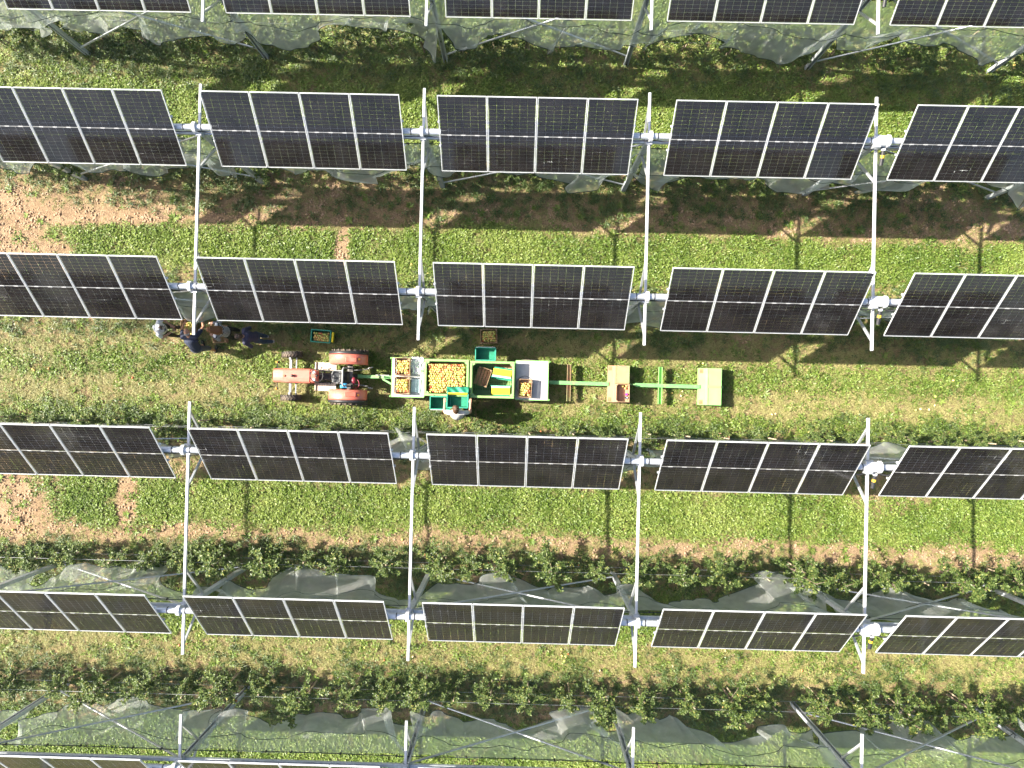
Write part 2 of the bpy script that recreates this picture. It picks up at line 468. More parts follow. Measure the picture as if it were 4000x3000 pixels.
def clump(kind, seed):
    rd = random.Random(seed); mb = MB()
    U = rd.uniform
    if kind == 'clover':
        for i in range(18):
            a, r = U(0, 6.283), .095 * math.sqrt(rd.random())
            leaf(mb, (r * math.cos(a), r * math.sin(a), U(.012, .055)), U(0, 6.283), U(-.2, .8), U(.040, .075), U(.022, .036), U(-.1, .5))
    elif kind == 'grass':
        for i in range(15):
            a, r = U(0, 6.283), .05 * math.sqrt(rd.random())
            blade(mb, (r * math.cos(a), r * math.sin(a), 0), U(0, 6.283), U(.35, 1.35), U(.06, .13), U(.005, .010), U(.3, 1.5))
    elif kind == 'rosette':
        n = rd.randint(8, 12)
        for i in range(n):
            leaf(mb, (0, 0, .015), i * 6.283 / n + U(-.2, .2), U(.1, .65), U(.09, .16), U(.028, .042), U(.1, .5))
    elif kind == 'weed':
        for i in range(12):
            a, r = U(0, 6.283), .06 * math.sqrt(rd.random())
            blade(mb, (r * math.cos(a), r * math.sin(a), 0), U(0, 6.283), U(.6, 1.4), U(.16, .34), U(.007, .013), U(.4, 1.7))
        for i in range(8):
            a, r = U(0, 6.283), .08 * math.sqrt(rd.random())
            leaf(mb, (r * math.cos(a), r * math.sin(a), U(.02, .14)), U(0, 6.283), U(-.1, .8), U(.05, .085), U(.025, .04), U(0, .5))
    elif kind == 'clod':
        for i in range(7):
            a, r = U(0, 6.283), .11 * math.sqrt(rd.random()); q = U(.012, .034)
            mb.ball((r * math.cos(a), r * math.sin(a), q * .25), (q * U(.8, 1.3), q * U(.8, 1.3), q * U(.6, .9)), 6, 4, rot=Euler((U(-.5, .5), U(-.5, .5), U(0, 6))).to_matrix())
        mb.s = [False] * len(mb.s)
    elif kind == 'litter':
        for i in range(9):
            a, r = U(0, 6.283), .12 * math.sqrt(rd.random())
            leaf(mb, (r * math.cos(a), r * math.sin(a), U(.003, .012)), U(0, 6.283), U(-.1, .2), U(.02, .07), U(.006, .022), U(-.3, .5))
    return mb

GREEN = [(0.0, (.036, .072, .010)), (.5, (.110, .170, .024)), (1.0, (.23, .275, .066))]
DRY = [(0.0, (.10, .14, .025)), (.45, (.215, .23, .065)), (1.0, (.39, .345, .145))]
WEED = [(0.0, (.028, .055, .014)), (.6, (.075, .120, .026)), (1.0, (.20, .20, .08))]
M['clover'] = leaf_mat('clover_leaf', GREEN, None, 0, .45, spec=.35)
M['grass'] = leaf_mat('dry_grass_blade', DRY, None, 0, .55)
M['weed'] = leaf_mat('weed_blade', WEED, None, 0, .48)
M['litter'] = leaf_mat('dead_leaf', [(0, (.10, .06, .035)), (.6, (.22, .14, .08)), (1, (.36, .27, .15))], None, 0, .8)

def scatter(name, label, cat, kind, nvar, pts, yaw, scl, tint, material, lean=.12):
    n = len(pts)
    me = bpy.data.meshes.new(name)
    me.vertices.add(n); me.vertices.foreach_set('co', np.asarray(pts, np.float32).ravel())
    rot = np.stack([rng.normal(0, lean, n), rng.normal(0, lean, n), yaw], 1).astype(np.float32)
    me.attributes.new('rot', 'FLOAT_VECTOR', 'POINT').data.foreach_set('vector', rot.ravel())
    me.attributes.new('scl', 'FLOAT', 'POINT').data.foreach_set('value', scl.astype(np.float32))
    me.attributes.new('tint', 'FLOAT', 'POINT').data.foreach_set('value', tint.astype(np.float32))
    me.attributes.new('var', 'INT', 'POINT').data.foreach_set('value', rng.integers(0, nvar, n).astype(np.int32))
    me.materials.append(material)
    me.update()
    o = obj(name, me)
    ng = bpy.data.node_groups.new(name, 'GeometryNodeTree')
    ng.interface.new_socket('Geometry', in_out='INPUT', socket_type='NodeSocketGeometry')
    ng.interface.new_socket('Geometry', in_out='OUTPUT', socket_type='NodeSocketGeometry')
    N, Lk = ng.nodes, ng.links
    gi, go, jn = N.new('NodeGroupInput'), N.new('NodeGroupOutput'), N.new('GeometryNodeJoinGeometry')
    def attr(nm, ty):
        a = N.new('GeometryNodeInputNamedAttribute'); a.data_type = ty; a.inputs['Name'].default_value = nm
        return [s for s in a.outputs if s.enabled and s.name == 'Attribute'][0]
    ar, as_, av = attr('rot', 'FLOAT_VECTOR'), attr('scl', 'FLOAT'), attr('var', 'INT')
    for v in range(nvar):
        src = bpy.data.objects.new(kind + '_clump', clump(kind, 100 + v).mesh(kind + '_clump', material))
        oi = N.new('GeometryNodeObjectInfo'); oi.inputs['Object'].default_value = src; oi.inputs['As Instance'].default_value = True
        cmp = N.new('FunctionNodeCompare'); cmp.data_type = 'INT'; cmp.operation = 'EQUAL'
        ins = [s for s in cmp.inputs if s.enabled]
        Lk.new(av, ins[0]); ins[1].default_value = v
        ip = N.new('GeometryNodeInstanceOnPoints')
        Lk.new(gi.outputs[0], ip.inputs['Points']); Lk.new(oi.outputs['Geometry'], ip.inputs['Instance'])
        Lk.new(cmp.outputs[0], ip.inputs['Selection']); Lk.new(ar, ip.inputs['Rotation']); Lk.new(as_, ip.inputs['Scale'])
        Lk.new(ip.outputs[0], jn.inputs[0])
    Lk.new(jn.outputs[0], go.inputs[0])
    o.modifiers.new('scatter', 'NODES').node_group = ng
    tag(o, label, cat, kind='stuff')
    return o

def sample(dens, which, lim=(-16.7, 16.7, -12.8, 12.8)):
    """points with density dens * cover weight per square metre"""
    n = int((lim[1] - lim[0]) * (lim[3] - lim[2]) * dens)
    x = rng.uniform(lim[0], lim[1], n); y = rng.uniform(lim[2], lim[3], n)
    w = cover(x, y)
    k = rng.random(n) < np.clip(which(w), 0, 1)
    return x[k], y[k], [a[k] for a in w]
def put(name, label, cat, kind, nvar, dens, which, s0, s1, tintf, material, lean=.12):
    x, y, w = sample(dens, which)
    z = ground_z(x, y) - .004
    n = len(x)
    scatter(name, label, cat, kind, nvar, np.stack([x, y, z], 1), rng.uniform(0, 6.283, n), rng.uniform(s0, s1, n), np.clip(tintf(x, y, w) + rng.normal(0, .16, n), 0, 1), material, lean)
put('clover_cover', 'bright green clover and broadleaf sward covering the lanes', 'clover', 'clover', 6, 205, lambda w: w[0] ** 1.15, .65, 1.45,
    lambda x, y, w: .30 + .85 * (fnoise(x, y, .45, 6) - .22) + .5 * (vnoise(x, y, 1.7, 1) - .5), M['clover'])
put('grass_cover', 'yellowing mown grass along the wheel tracks', 'grass', 'grass', 6, 280, lambda w: w[1] * .95 + w[0] * .12, .7, 1.25,
    lambda x, y, w: .18 + .55 * w[1] + .5 * (fnoise(x, y, .8, 2) - .4), M['grass'])
put('weed_cover', 'taller dark green weeds growing along the tree strips', 'weeds', 'weed', 6, 85, lambda w: w[2], .6, 1.2,
    lambda x, y, w: .35 + .6 * (fnoise(x, y, .9, 4) - .4), M['weed'], .2)
put('rosette_weeds', 'flat broadleaf weeds dotted over lanes and bare soil', 'weeds', 'rosette', 5, 4.0, lambda w: .25 + .5 * w[1] + .4 * w[2], .7, 1.5,
    lambda x, y, w: .45 + 0 * x, M['clover'], .1)
put('leaf_litter', 'dead leaves and straw crumbs lying on the soil', 'litter', 'litter', 5, 42, lambda w: np.clip(.9 - w[0], .05, 1), .7, 1.3,
    lambda x, y, w: .5 + 0 * x, M['litter'], .05)

put('soil_clods', 'crumbly brown soil clods lying on the bare patches', 'soil', 'clod', 4, 26, lambda w: np.clip(1 - 1.6 * (w[0] + w[1] * .8 + w[2]), 0, 1), .6, 1.4,
    lambda x, y, w: .5 + 0 * x, M['soilcrumb'], .1)

# ------------------------------------------------------------------ apple trees, stakes, trellis wires
M['tree_leaf'] = leaf_mat('apple_leaf', [(0, (.035, .062, .016)), (.55, (.085, .130, .032)), (.9, (.160, .210, .062)), (1, (.27, .26, .07))], None, .25, .42, attr=None, spec=.35)
m, nt, b, out = new_mat('apple_skin')
oi = nt.nodes.new('ShaderNodeObjectInfo')
n = noise_node(nt, 9, 2)
ad = nt.nodes.new('ShaderNodeMath'); ad.operation = 'MULTIPLY_ADD'; ad.inputs[1].default_value = .66
sb = nt.nodes.new('ShaderNodeMath'); sb.operation = 'MULTIPLY_ADD'; sb.inputs[1].default_value = .7; sb.inputs[2].default_value = -.24
nt.links.new(n.outputs['Fac'], sb.inputs[0]); nt.links.new(oi.outputs['Random'], ad.inputs[0]); nt.links.new(sb.outputs[0], ad.inputs[2])
APPLE_RAMP = [(0.10, (.40, .44, .10)), (.36, (.60, .54, .16)), (.58, (.62, .40, .13)), (.74, (.48, .13, .06)), (.95, (.28, .022, .015))]
r = ramp(nt, ad.outputs[0], APPLE_RAMP)
nt.links.new(r.outputs[0], b.inputs['Base Color']); b.inputs['Roughness'].default_value = .28
M['apple'] = m
m, nt, b, out = new_mat('apple_skin_heap')
g = nt.nodes.new('ShaderNodeNewGeometry'); n = noise_node(nt, 9, 2)
ad = nt.nodes.new('ShaderNodeMath'); ad.operation = 'MULTIPLY_ADD'; ad.inputs[1].default_value = .66
sb = nt.nodes.new('ShaderNodeMath'); sb.operation = 'MULTIPLY_ADD'; sb.inputs[1].default_value = .7; sb.inputs[2].default_value = -.24
nt.links.new(n.outputs['Fac'], sb.inputs[0]); nt.links.new(g.outputs['Random Per Island'], ad.inputs[0]); nt.links.new(sb.outputs[0], ad.inputs[2])
r = ramp(nt, ad.outputs[0], APPLE_RAMP)
nt.links.new(r.outputs[0], b.inputs['Base Color']); b.inputs['Roughness'].default_value = .28
M['apple_heap'] = m
M['stem'] = mat('apple_stem', (.10, .06, .03), .8)
APPLE_PROF = [(.003, -.026), (.017, -.033), (.030, -.022), (.0375, -.002), (.035, .017), (.024, .030), (.012, .031), (.003, .023)]
def apple_into(mb, c, s=1.0, n=9, M3=None, mat=0):
    c = Vector(c); M3 = M3 or Matrix.Identity(3); vs = []
    for r, h in APPLE_PROF:
        for k in range(n):
            t = 2 * math.pi * k / n
            vs.append(c + M3 @ Vector((r * s * math.cos(t), r * s * math.sin(t), h * s)))
    fs = [(i * n + k, i * n + (k + 1) % n, (i + 1) * n + (k + 1) % n, (i + 1) * n + k) for i in range(len(APPLE_PROF) - 1) for k in range(n)]
    fs += [tuple(reversed(range(n))), tuple(range(7 * n, 8 * n))]
    mb.add(vs, fs, mat, True)

def tree_meshes(seed):
    rd = random.Random(seed); U = rd.uniform
    H = U(2.0, 2.55)
    tr, cr, fr = MB(), MB(), MB()
    path = [Vector((0, 0, -.03))]
    for i in range(1, 8):
        t = i / 7
        path.append(Vector((U(-.03, .03), U(-.03, .03), H * t)))
    tr.tube(path, [.033 * (1 - .75 * i / 7) for i in range(8)], 7)
    ends = []
    nl = rd.randint(19, 24)
    for i in range(nl):
        t = .24 + .74 * (i + U(0, .9)) / nl
        p0 = path[min(7, int(t * 7))].lerp(path[min(7, int(t * 7) + 1)], t * 7 % 1)
        a = i * 2.4 + U(-.5, .5)
        L = (.86 - .46 * t) * U(.65, 1.2)
        d = Vector((math.cos(a) * 1.05, math.sin(a) * .75, U(.05, .55)))
        p1 = p0 + d * (L * .55); p2 = p1 + Vector((d.x, d.y, U(-.25, .35))) * (L * .55)
        tr.tube([p0, p1, p2], [.012, .008, .003], 5)
        ends.append((p0, p1, p2))
    for (p0, p1, p2) in ends:
        for k in range(rd.randint(10, 15)):
            q = (p0.lerp(p1, U(.3, 1)) if rd.random() < .45 else p1.lerp(p2, U(0, 1.05)))
            q = q + Vector((U(-.05, .05), U(-.05, .05), U(-.04, .06)))
            y0 = U(0, 6.28)
            for j in range(rd.randint(6, 9)):
                leaf(cr, q + Vector((U(-.03, .03), U(-.03, .03), U(-.03, .03))), y0 + j * 1.1 + U(-.3, .3), U(-.5, .75), U(.062, .105), U(.036, .054), U(0, .45))
    for k in range(rd.randint(2, 6)):
        p0, p1, p2 = rd.choice(ends)
        apple_into(fr, p1.lerp(p2, U(0, .6)) + Vector((0, 0, -.06)), U(.9, 1.1), 8)
    return tr.mesh('trunk', M['bark']), cr.mesh('crown', M['tree_leaf']), fr.mesh('fruit', M['apple_heap'])
TREES = [tree_meshes(200 + i) for i in range(9)]
def bay_of(x):
    return min(4, max(0, int((x - col_x(0)) // SPAN)))
stake_me = MB().cyl((0, 0, -.15), (.03, .02, 1.55), .024, .02, 7).mesh('stake_pole', M['wood_old'])
tie_me = MB().tube([(.05 * math.cos(a), .05 * math.sin(a), 1.3) for a in [i * .7 for i in range(9)]], .007, 5, closed=True).mesh('tie_loop', M['black'])
for r in range(6):
    x = -16.2 + random.uniform(0, .6)
    while x < 16.3:
        bay = bay_of(x)
        yy = ROW_Y[r] + .44 + random.uniform(-.14, .14)
        # trees stand clear of the posts
        near_post = min(abs(x - col_x(c, r)) for c in range(6))
        if near_post < .12:
            x += .35; continue
        lb = 'leafy apple tree in the ' + ROW_TXT[r] + ', ' + BAY_TXT[bay]
        t = thing('apple_tree', lb, 'tree', (x, yy, 0), random.uniform(-.5, .5) + random.choice((0, math.pi)), 'apple trees in the planted rows')
        tm = random.choice(TREES)
        small = .72 if r == 3 else 1.0; s = random.choice((random.uniform(.62, .8), random.uniform(.8, 1.08), random.uniform(.8, 1.08)))
        t.scale = (s * small,) * 3
        obj('trunk', tm[0], t); obj('crown', tm[1], t); fo = obj('fruit', tm[2], t); fo['kind'] = 'stuff'
        sk = thing('tree_stake', 'wooden tree stake in the ' + ROW_TXT[r] + ', ' + BAY_TXT[bay], 'stake', (x + .09, yy + .05, 0), random.uniform(0, 6), 'wooden tree stakes')
        obj('stake_pole', stake_me, sk); obj('tie_loop', tie_me, sk)
        x += random.uniform(.90, 1.34)
    for h in (.75, 1.45):
        w = MB().cyl((-16.4, 0, h), (16.4, 0, h), .0035, n=5).build('trellis_wire', M['wire'], None, (0, ROW_Y[r] + .44, 0))
        tag(w, ('lower' if h < 1 else 'upper') + ' thin trellis wire along the ' + ROW_TXT[r], 'wire', 'trellis wires')
# ------------------------------------------------------------------ support frames: cross beam on two posts
def frame_meshes():
    d = {}
    mb = MB()
    mb.box((0, 0, BEAM_TOP - BEAM_H / 2), (BEAM_W, 6.12, BEAM_H), bev=.008)
    d['beam'] = mb.mesh('beam', M['alu'])
    mb = MB()                                     # open C profile post
    hz = BEAM_TOP - BEAM_H - .002
    mb.box((0, -.045, hz / 2 - .3), (.13, .012, hz + .6)); mb.box((-.059, .006, hz / 2 - .3), (.012, .088, hz + .6)); mb.box((.059, .006, hz / 2 - .3), (.012, .088, hz + .6))
    mb.box((-.041, .046, hz / 2 - .3), (.022, .010, hz + .6)); mb.box((.041, .046, hz / 2 - .3), (.022, .010, hz + .6))
    d['post'] = mb.mesh('post', M['galv_dull'])
    mb = MB().bar((0, .89, BEAM_TOP - BEAM_H - .004), (0, .06, 3.42), .05, .05, (1, 0, 0))
    d['strut'] = mb.mesh('strut', M['galv'])
    mb = MB()
    mb.box((-.074, 0, 4.37), (.012, .22, .24)); mb.box((.074, 0, 4.37), (.012, .22, .24))
    for y in (-.07, .07):
        for z in (4.31, 4.42): mb.cyl((-.095, y, z), (.095, y, z), .014, n=6)
    d['bracket'] = mb.mesh('bracket', M['galv'])
    mb = MB().box((0, 0, 4.505), (.16, .26, .046), bev=.006)
    d['saddle'] = mb.mesh('saddle', M['galv'])
    return d
FM = frame_meshes()
PAIRS = [(-1, 0), (1, 2), (3, 4), (5, 6)]
PAIR_TXT = ['over the second row behind the pickers', "over the pickers' row and the next", 'over two rows across from the pickers', 'over the third row across from pickers']
for pi, (ra, rb) in enumerate(PAIRS):
    ya = (ROW_Y[ra] if 0 <= ra < 6 else ROW_Y[0] + 3.82) + TUBE_DY
    yb = (ROW_Y[rb] if 0 <= rb < 6 else ROW_Y[5] - 3.82) + TUBE_DY
    rr = rb if pi == 0 else ra
    for c in range(6):
        t = thing('support_frame', 'steel posts and cross beam ' + PAIR_TXT[pi] + ', ' + COL_TXT[c], 'support frame',
                  (col_x(c, rr), (ya + yb) / 2, 0), 0, 'steel frames carrying the solar rows')
        obj('beam', FM['beam'], t)
        for y in (ya, yb):
            dy = y - (ya + yb) / 2
            obj('post', FM['post'], t, (0, dy, 0), (0, 0, 0 if dy > 0 else math.pi))
            obj('strut', FM['strut'], t, (.0, dy, 0)); obj('strut', FM['strut'], t, (0, dy, 0), (0, 0, math.pi))
            obj('bracket', FM['bracket'], t, (0, dy, 0)); obj('saddle', FM['saddle'], t, (0, dy, 0))

# ------------------------------------------------------------------ solar tables
def module_meshes():
    w, l, fw, fh = MOD_W / 2, MOD_L / 2, .017, .035
    fr = MB()
    for s in (-1, 1):
        fr.box((s * (w - fw / 2), 0, 0), (fw, MOD_L, fh), bev=.003)
        fr.box((0, s * (l - fw / 2), 0), (MOD_W - 2 * fw - .001, fw, fh), bev=.003)
    gl = MB()
    gl.add([(-w + fw, -l + fw, .011), (w - fw, -l + fw, .011), (w - fw, l - fw, .011), (-w + fw, l - fw, .011)], [(0, 1, 2, 3)])
    ce = MB()
    ncol, nrow = 6, 10
    cw = (MOD_W - 2 * fw - .03) / ncol; hh = (l - fw - .016 - .013) / nrow
    g, gh = .0040, .0028
    for half in (-1, 1):
        for i in range(ncol):
            for j in range(nrow):
                x0 = -w + fw + .015 + i * cw + g / 2; x1 = x0 + cw - g
                y0 = .013 + j * hh + gh / 2; y1 = y0 + hh - gh
                c = .006                                  # clipped corners on the outer side of each half-cell
                P = [(x0, y0), (x1, y0), (x1, y1 - c), (x1 - c, y1), (x0 + c, y1), (x0, y1 - c)]
                if half < 0: P = [(x, -y) for x, y in reversed(P)]
                ce.add([(x, y, .004) for x, y in P], [(0, 1, 2, 3, 4, 5)])
    st = MB()
    st.box((0, 0, .0125), (MOD_W - 2 * fw - .004, .009, .0025))
    for x in (-.33, 0, .33):
        st.box((x, 0, .015), (.11, .026, .006), bev=.002)
    return fr.mesh('solar_panel', M['alu']), gl.mesh('cover_glass', M['glass']), ce.mesh('cells', M['cell']), st.mesh('connector_strip', M['strip'])
MODM = module_meshes()
def table_meshes(n):
    W_ = n * MOD_W + (n - 1) * MOD_GAP
    rails = [MB().box((0, s * .30, -.042), (W_ + .06, .045, .045), bev=.004).mesh('rail', M['galv']) for s in (-1, 1)]
    cl = MB()                                             # saddle clamps round the torque tube
    cl.box((0, 0, -.075), (.07, .68, .018)); cl.box((0, -.10, -.11), (.07, .02, .07)); cl.box((0, .10, -.11), (.07, .02, .07))
    return rails, cl.mesh('clamp', M['galv'])
TM = {4: table_meshes(4), 1: table_meshes(1)}
def solar_table(n, x, r, label):
    t = thing('solar_table', label, 'solar panels', (x, ROW_Y[r], AXIS_Z), rot=(TILT, 0, 0), group='solar tables in the tracker rows')
    for i in range(n):
        o = obj('solar_panel', MODM[0], t, ((i - (n - 1) / 2) * (MOD_W + MOD_GAP), 0, 0))
        obj('cover_glass', MODM[1], o); c = obj('cells', MODM[2], o); c['kind'] = 'stuff'; obj('connector_strip', MODM[3], o)
    for me in TM[n][0]: obj('rail', me, t)
    for xx in ((-1.75, 0, 1.75) if n > 1 else (-.45, .45)): obj('clamp', TM[n][1], t, (xx, 0, 0))
    return t
for r in range(6):
    for k in range(5):
        solar_table(4, (k - 2) * SPAN + ROW_X[r], r, 'solar table of four panels, ' + ROW_TXT[r] + ', ' + BAY_TXT[k])
    solar_table(1, -3 * SPAN + ROW_X[r] + TABLE_W / 2 - MOD_W / 2, r, 'single solar panel at the end of the ' + ROW_TXT[r])

# ------------------------------------------------------------------ torque tubes with bearings, slew drives, tie bars, cross braces
def ring_mesh(r0, r1, w, n=20):
    mb = MB()
    mb.lathe([(r0, -w / 2), (r1, -w / 2), (r1, w / 2), (r0, w / 2), (r0, -w / 2)], axis='X', n=n, smooth=False)
    return mb
bear = ring_mesh(.0755, .125, .075); bear.box((0, 0, -.155), (.085, .16, .08))
bear_me = bear.mesh('bearing', M['whitepart'])
band_me = ring_mesh(.0752, .081, .022, 14).mesh('cable_tie', M['black'])
flange_me = MB().box((0, 0, 0), (.02, .30, .26), bev=.004).mesh('end_flange', M['galv'])
for r in range(6):
    y = ROW_Y[r] + TUBE_DY; z = AXIS_Z + TUBE_DZ
    t = thing('torque_tube', 'long galvanised torque tube of the ' + ROW_TXT[r], 'torque tube', (0, y, z), 0, 'torque tubes along the solar rows')
    x0 = -3 * SPAN + ROW_X[r] + TABLE_W / 2 - MOD_W - .1
    MB().cyl((x0, 0, 0), (14.6, 0, 0), .075, n=16).build('tube', M['galv'], t)
    for c in range(6):
        if c != 4: obj('bearing', bear_me, t, (col_x(c, r), 0, 0))
        for dx in (-.26, .17): obj('cable_tie', band_me, t, (col_x(c, r) + dx, 0, 0))
        pts = [(col_x(c, r) - .50 + .1 * i, -.085 - .012 * math.sin(i * .9), -.045 - .05 * math.sin(i * math.pi / 10) - .02 * math.sin(i * 1.7)) for i in range(11)]
        MB().tube(pts, .014, 6).build('panel_cable', M['black'], t)

def slew(r):
    c = 4
    t = thing('slew_drive', 'white slew drive with black motor on the ' + ROW_TXT[r], 'slew drive', (col_x(c, r), ROW_Y[r] + TUBE_DY, AXIS_Z + TUBE_DZ), 0, 'slew drives turning the rows')
    ring_mesh(.0755, .125, .15, 24).build('gear_ring', M['whitepart'], t, (.06, 0, 0))
    ring_mesh(.0755, .145, .05, 24).build('flange_ring', M['whitepart'], t, (.16, 0, 0))
    MB().box((-.10, -.02, -.04), (.17, .30, .20), bev=.015).build('gearbox', M['galv'], t)
    MB().box((0, 0, -.185), (.2, .30, .012)).box((0, -.12, -.14), (.12, .05, .07)).build('mount_plate', M['galv'], t)
    mo = MB().cyl((.10, -.17, -.08), (.10, -.52, -.20), .045, .045, 14).build('motor', M['black'], t)
    MB().cyl((.10, -.30, -.1245), (.10, -.36, -.1451), .0465, .0465, 14).build('motor_sticker', M['yellow_tag'], mo)
    MB().cyl((.10, -.15, -.073), (.10, -.20, -.090), .055, .055, 14).build('motor_flange', M['whitepart'], mo)
    MB().tube([(-.45 + .1 * i, -.16 - .04 * math.sin(i), -.02 - .10 * math.sin(i * math.pi / 9)) for i in range(10)], .018, 6).build('cable', M['black'], t)
for r in range(6): slew(r)

rod_w = .05
for r in range(6):
    y = ROW_Y[r] + TUBE_DY
    for k in range(5):
        xa, xb = col_x(k, r) + .082, col_x(k + 1, r) - .082
        tb = MB().box(((xb - xa) / 2, 0, 0), (xb - xa, .085, .085), bev=.006).build('tie_bar', M['galv_dull'], None, (xa, y, 4.31))
        tag(tb, 'grey square tie bar under the ' + ROW_TXT[r] + ', ' + BAY_TXT[k], 'tie bar', 'tie bars between the posts')
        if k in (0, 2, 4):
            t = thing('cross_brace', 'crossed steel rods between posts, ' + ROW_TXT[r] + ', ' + BAY_TXT[k], 'brace', (xa, y, 0), 0, 'cross braces between the posts')
            L = xb - xa
            MB().bar((.012, .03, 4.22), (L - .012, .03, .55), rod_w, .03, (0, 1, 0)).build('brace_rod', M['galv'], t)
            MB().bar((.012, -.03, .55), (L - .012, -.03, 4.22), rod_w, .03, (0, 1, 0)).build('brace_rod', M['galv'], t)

# ------------------------------------------------------------------ hail nets gathered along each row
clip_me = MB().box((0, 0, 0), (.045, .05, .075), bev=.01).mesh('net_clip', M['black'])
def net(r, k):
    xa = col_x(k, r) if k >= 0 else col_x(0, r) - 1.6
    xb = col_x(k + 1, r) if k < 5 else col_x(5, r) + 2.6
    y = ROW_Y[r] + TUBE_DY; top = 3.86
    bay = BAY_TXT[min(4, max(0, k))]
    end = {-1: 'past the pickers', 5: 'beyond the slew drives'}.get(k, bay)
    t = thing('hail_net', 'pale green hail net along the ' + ROW_TXT[r] + ', ' + end, 'net', (xa, y, 0), 0, 'hail nets hung along the rows')
    L = xb - xa
    rd = random.Random(r * 17 + k * 131 + 5); U = rd.uniform
    nu, nv = int(L / .04), 30
    ph = [U(0, 6.28) for _ in range(14)]
    s = np.linspace(0, 1, nu + 1)[:, None]; v = np.linspace(0, 1, nv + 1)[None, :]
    X = s * L
    # hem height wanders, net is pulled up towards the posts on one side
    hem = 1.52 + .24 * np.sin(X * 1.1 + ph[0]) + .13 * np.sin(X * 2.6 + ph[1]) + .04 * np.sin(X * 5.2 + ph[2])
    if k == -1: hem = hem + .9 * (1 - s)
    edge = np.exp(-(X / .35) ** 2) + np.exp(-((L - X) / .35) ** 2)
    hem = hem + .55 * edge * U(.2, 1)
    fold = X * 3.1 + 1.6 * v + ph[3]
    Z = top - .05 * np.sin(np.pi * s) - (top - hem) * v + .10 * np.sin(X * 1.7 + ph[10] + 2 * v) * v
    amp = .05 + .30 * v
    Y = -.07 * v + amp * (.62 * np.sin(X * 1.35 + ph[4] + 1.1 * v) + .40 * np.sin(fold) + .11 * np.sin(X * 6.8 - 3.0 * v + ph[5]) + .05 * np.sin(X * 13.0 + 6.0 * v + ph[13]))
    Y = Y + .14 * np.sin(v * 5.5 + ph[7] + X * .8) * v - .13 * np.sin(np.pi * v)
    Y = Y + edge * v * .26 * np.sin(v * 8 + ph[8] + X * 4)
    XX = X + .12 * v * np.sin(X * 2.2 + ph[11] + 3 * v) + .27 * v * np.sin(X * 6.1 + ph[12] + 4.6 * v) * np.clip(np.sin(X * 1.1 + ph[6]) + .55, 0, 1) + .05 * v * np.sin(X * 15 + ph[9] + 7 * v)
    XX = XX + 0 * v; Z = Z + 0 * s
    # keep clear of the posts
    P = np.stack([XX, Y, Z], 2)
    vs = P.reshape(-1, 3).tolist(); w = nv + 1
    fs = [(i * w + j, (i + 1) * w + j, (i + 1) * w + j + 1, i * w + j + 1) for i in range(nu) for j in range(nv)]
    mb = MB(); mb.add(vs, fs, 0, True)
    sh = mb.build('net_sheet', M['net'], t)
    MB().tube([P[i, nv] for i in range(0, nu + 1, 2)], .012, 5).build('hem_cord', M['cord'], sh)
    jm = int(nv * .52)
    MB().tube([P[i, jm] for i in range(0, nu + 1, 2)], .009, 5).build('seam_cord', M['cord'], sh)
    MB().tube([(X[i, 0], 0, P[i, 0, 2] + .012) for i in range(0, nu + 1, 6)] + [(L, 0, top + .012)], .011, 6).build('hanging_cable', M['cord'], t)
    for q in range(int(L / 1.0)):
        xx = (q + .5 + U(-.25, .25)) / int(L / 1.0) * L
        obj('net_clip', clip_me, t, (xx, 0, top - .05 * math.sin(math.pi * xx / L)))
for r in range(6):
    for k in range(-1, 6): net(r, k)
# ------------------------------------------------------------------ paints and fabrics
M['red'] = mat('tractor_red_paint', (.58, .150, .105), .42, 0, .10, 5, 0, dirt=(.48, .25, .19), dirt_amt=.35, coat=.15)
M['cream'] = mat('cream_footplate', (.62, .52, .42), .6, 0, .15, 10, 0, dirt=(.28, .20, .13), dirt_amt=.45)
M['tyre'] = mat('tyre_rubber', (.060, .054, .050), .8, 0, .3, 14, .2, dirt=(.17, .13, .095), dirt_amt=.7)
M['blackrub'] = mat('black_rubber', (.025, .025, .027), .45, 0, .2, 12)
M['engine'] = mat('engine_grey', (.10, .095, .09), .6, .4, .35, 14, .2, dirt=(.04, .03, .025), dirt_amt=.5)
M['steel'] = mat('worn_steel', (.38, .37, .36), .4, .6, .2, 16)
M['seat'] = mat('seat_vinyl', (.040, .042, .047), .5, 0, .2, 12)
M['seatgrey'] = mat('seat_edge_grey', (.33, .33, .33), .5, 0, .1, 12)
M['orange'] = mat('indicator_orange', (.75, .28, .03), .3, 0, .1, 10)
M['blue'] = mat('blue_bag', (.06, .32, .62), .5, 0, .35, 16, .2)
M['maroon'] = mat('red_hose', (.26, .03, .05), .4, 0, .2, 12)
M['green'] = mat('green_paint', (.16, .40, .14), .5, 0, .15, 6, 0, dirt=(.30, .24, .13), dirt_amt=.30)
M['greenlight'] = mat('light_green_paint', (.26, .58, .17), .5, 0, .10, 4, 0, dirt=(.40, .46, .20), dirt_amt=.22)
M['rustgreen'] = mat('worn_green_rust', (.30, .36, .15), .7, 0, .2, 5, .1, dirt=(.34, .21, .13), dirt_amt=.85)
M['rust'] = mat('rust', (.34, .17, .08), .8, 0, .3, 8, .2)
M['binplastic'] = mat('bin_green_plastic', (.24, .42, .15), .5, 0, .08, 5, 0, dirt=(.20, .28, .11), dirt_amt=.3)
M['fabric'] = mat('green_picking_fabric', (.012, .215, .125), .62, 0, .25, 9, .12)
M['rim'] = mat('teal_rim', (.035, .30, .21), .5, 0, .12, 9)
M['yellow'] = mat('yellow_panel', (.80, .66, .02), .5, 0, .06, 6, 0, dirt=(.60, .42, .04), dirt_amt=.12)
M['foam'] = mat('white_foam_pad', (.74, .74, .74), .7, 0, .08, 10, .1)
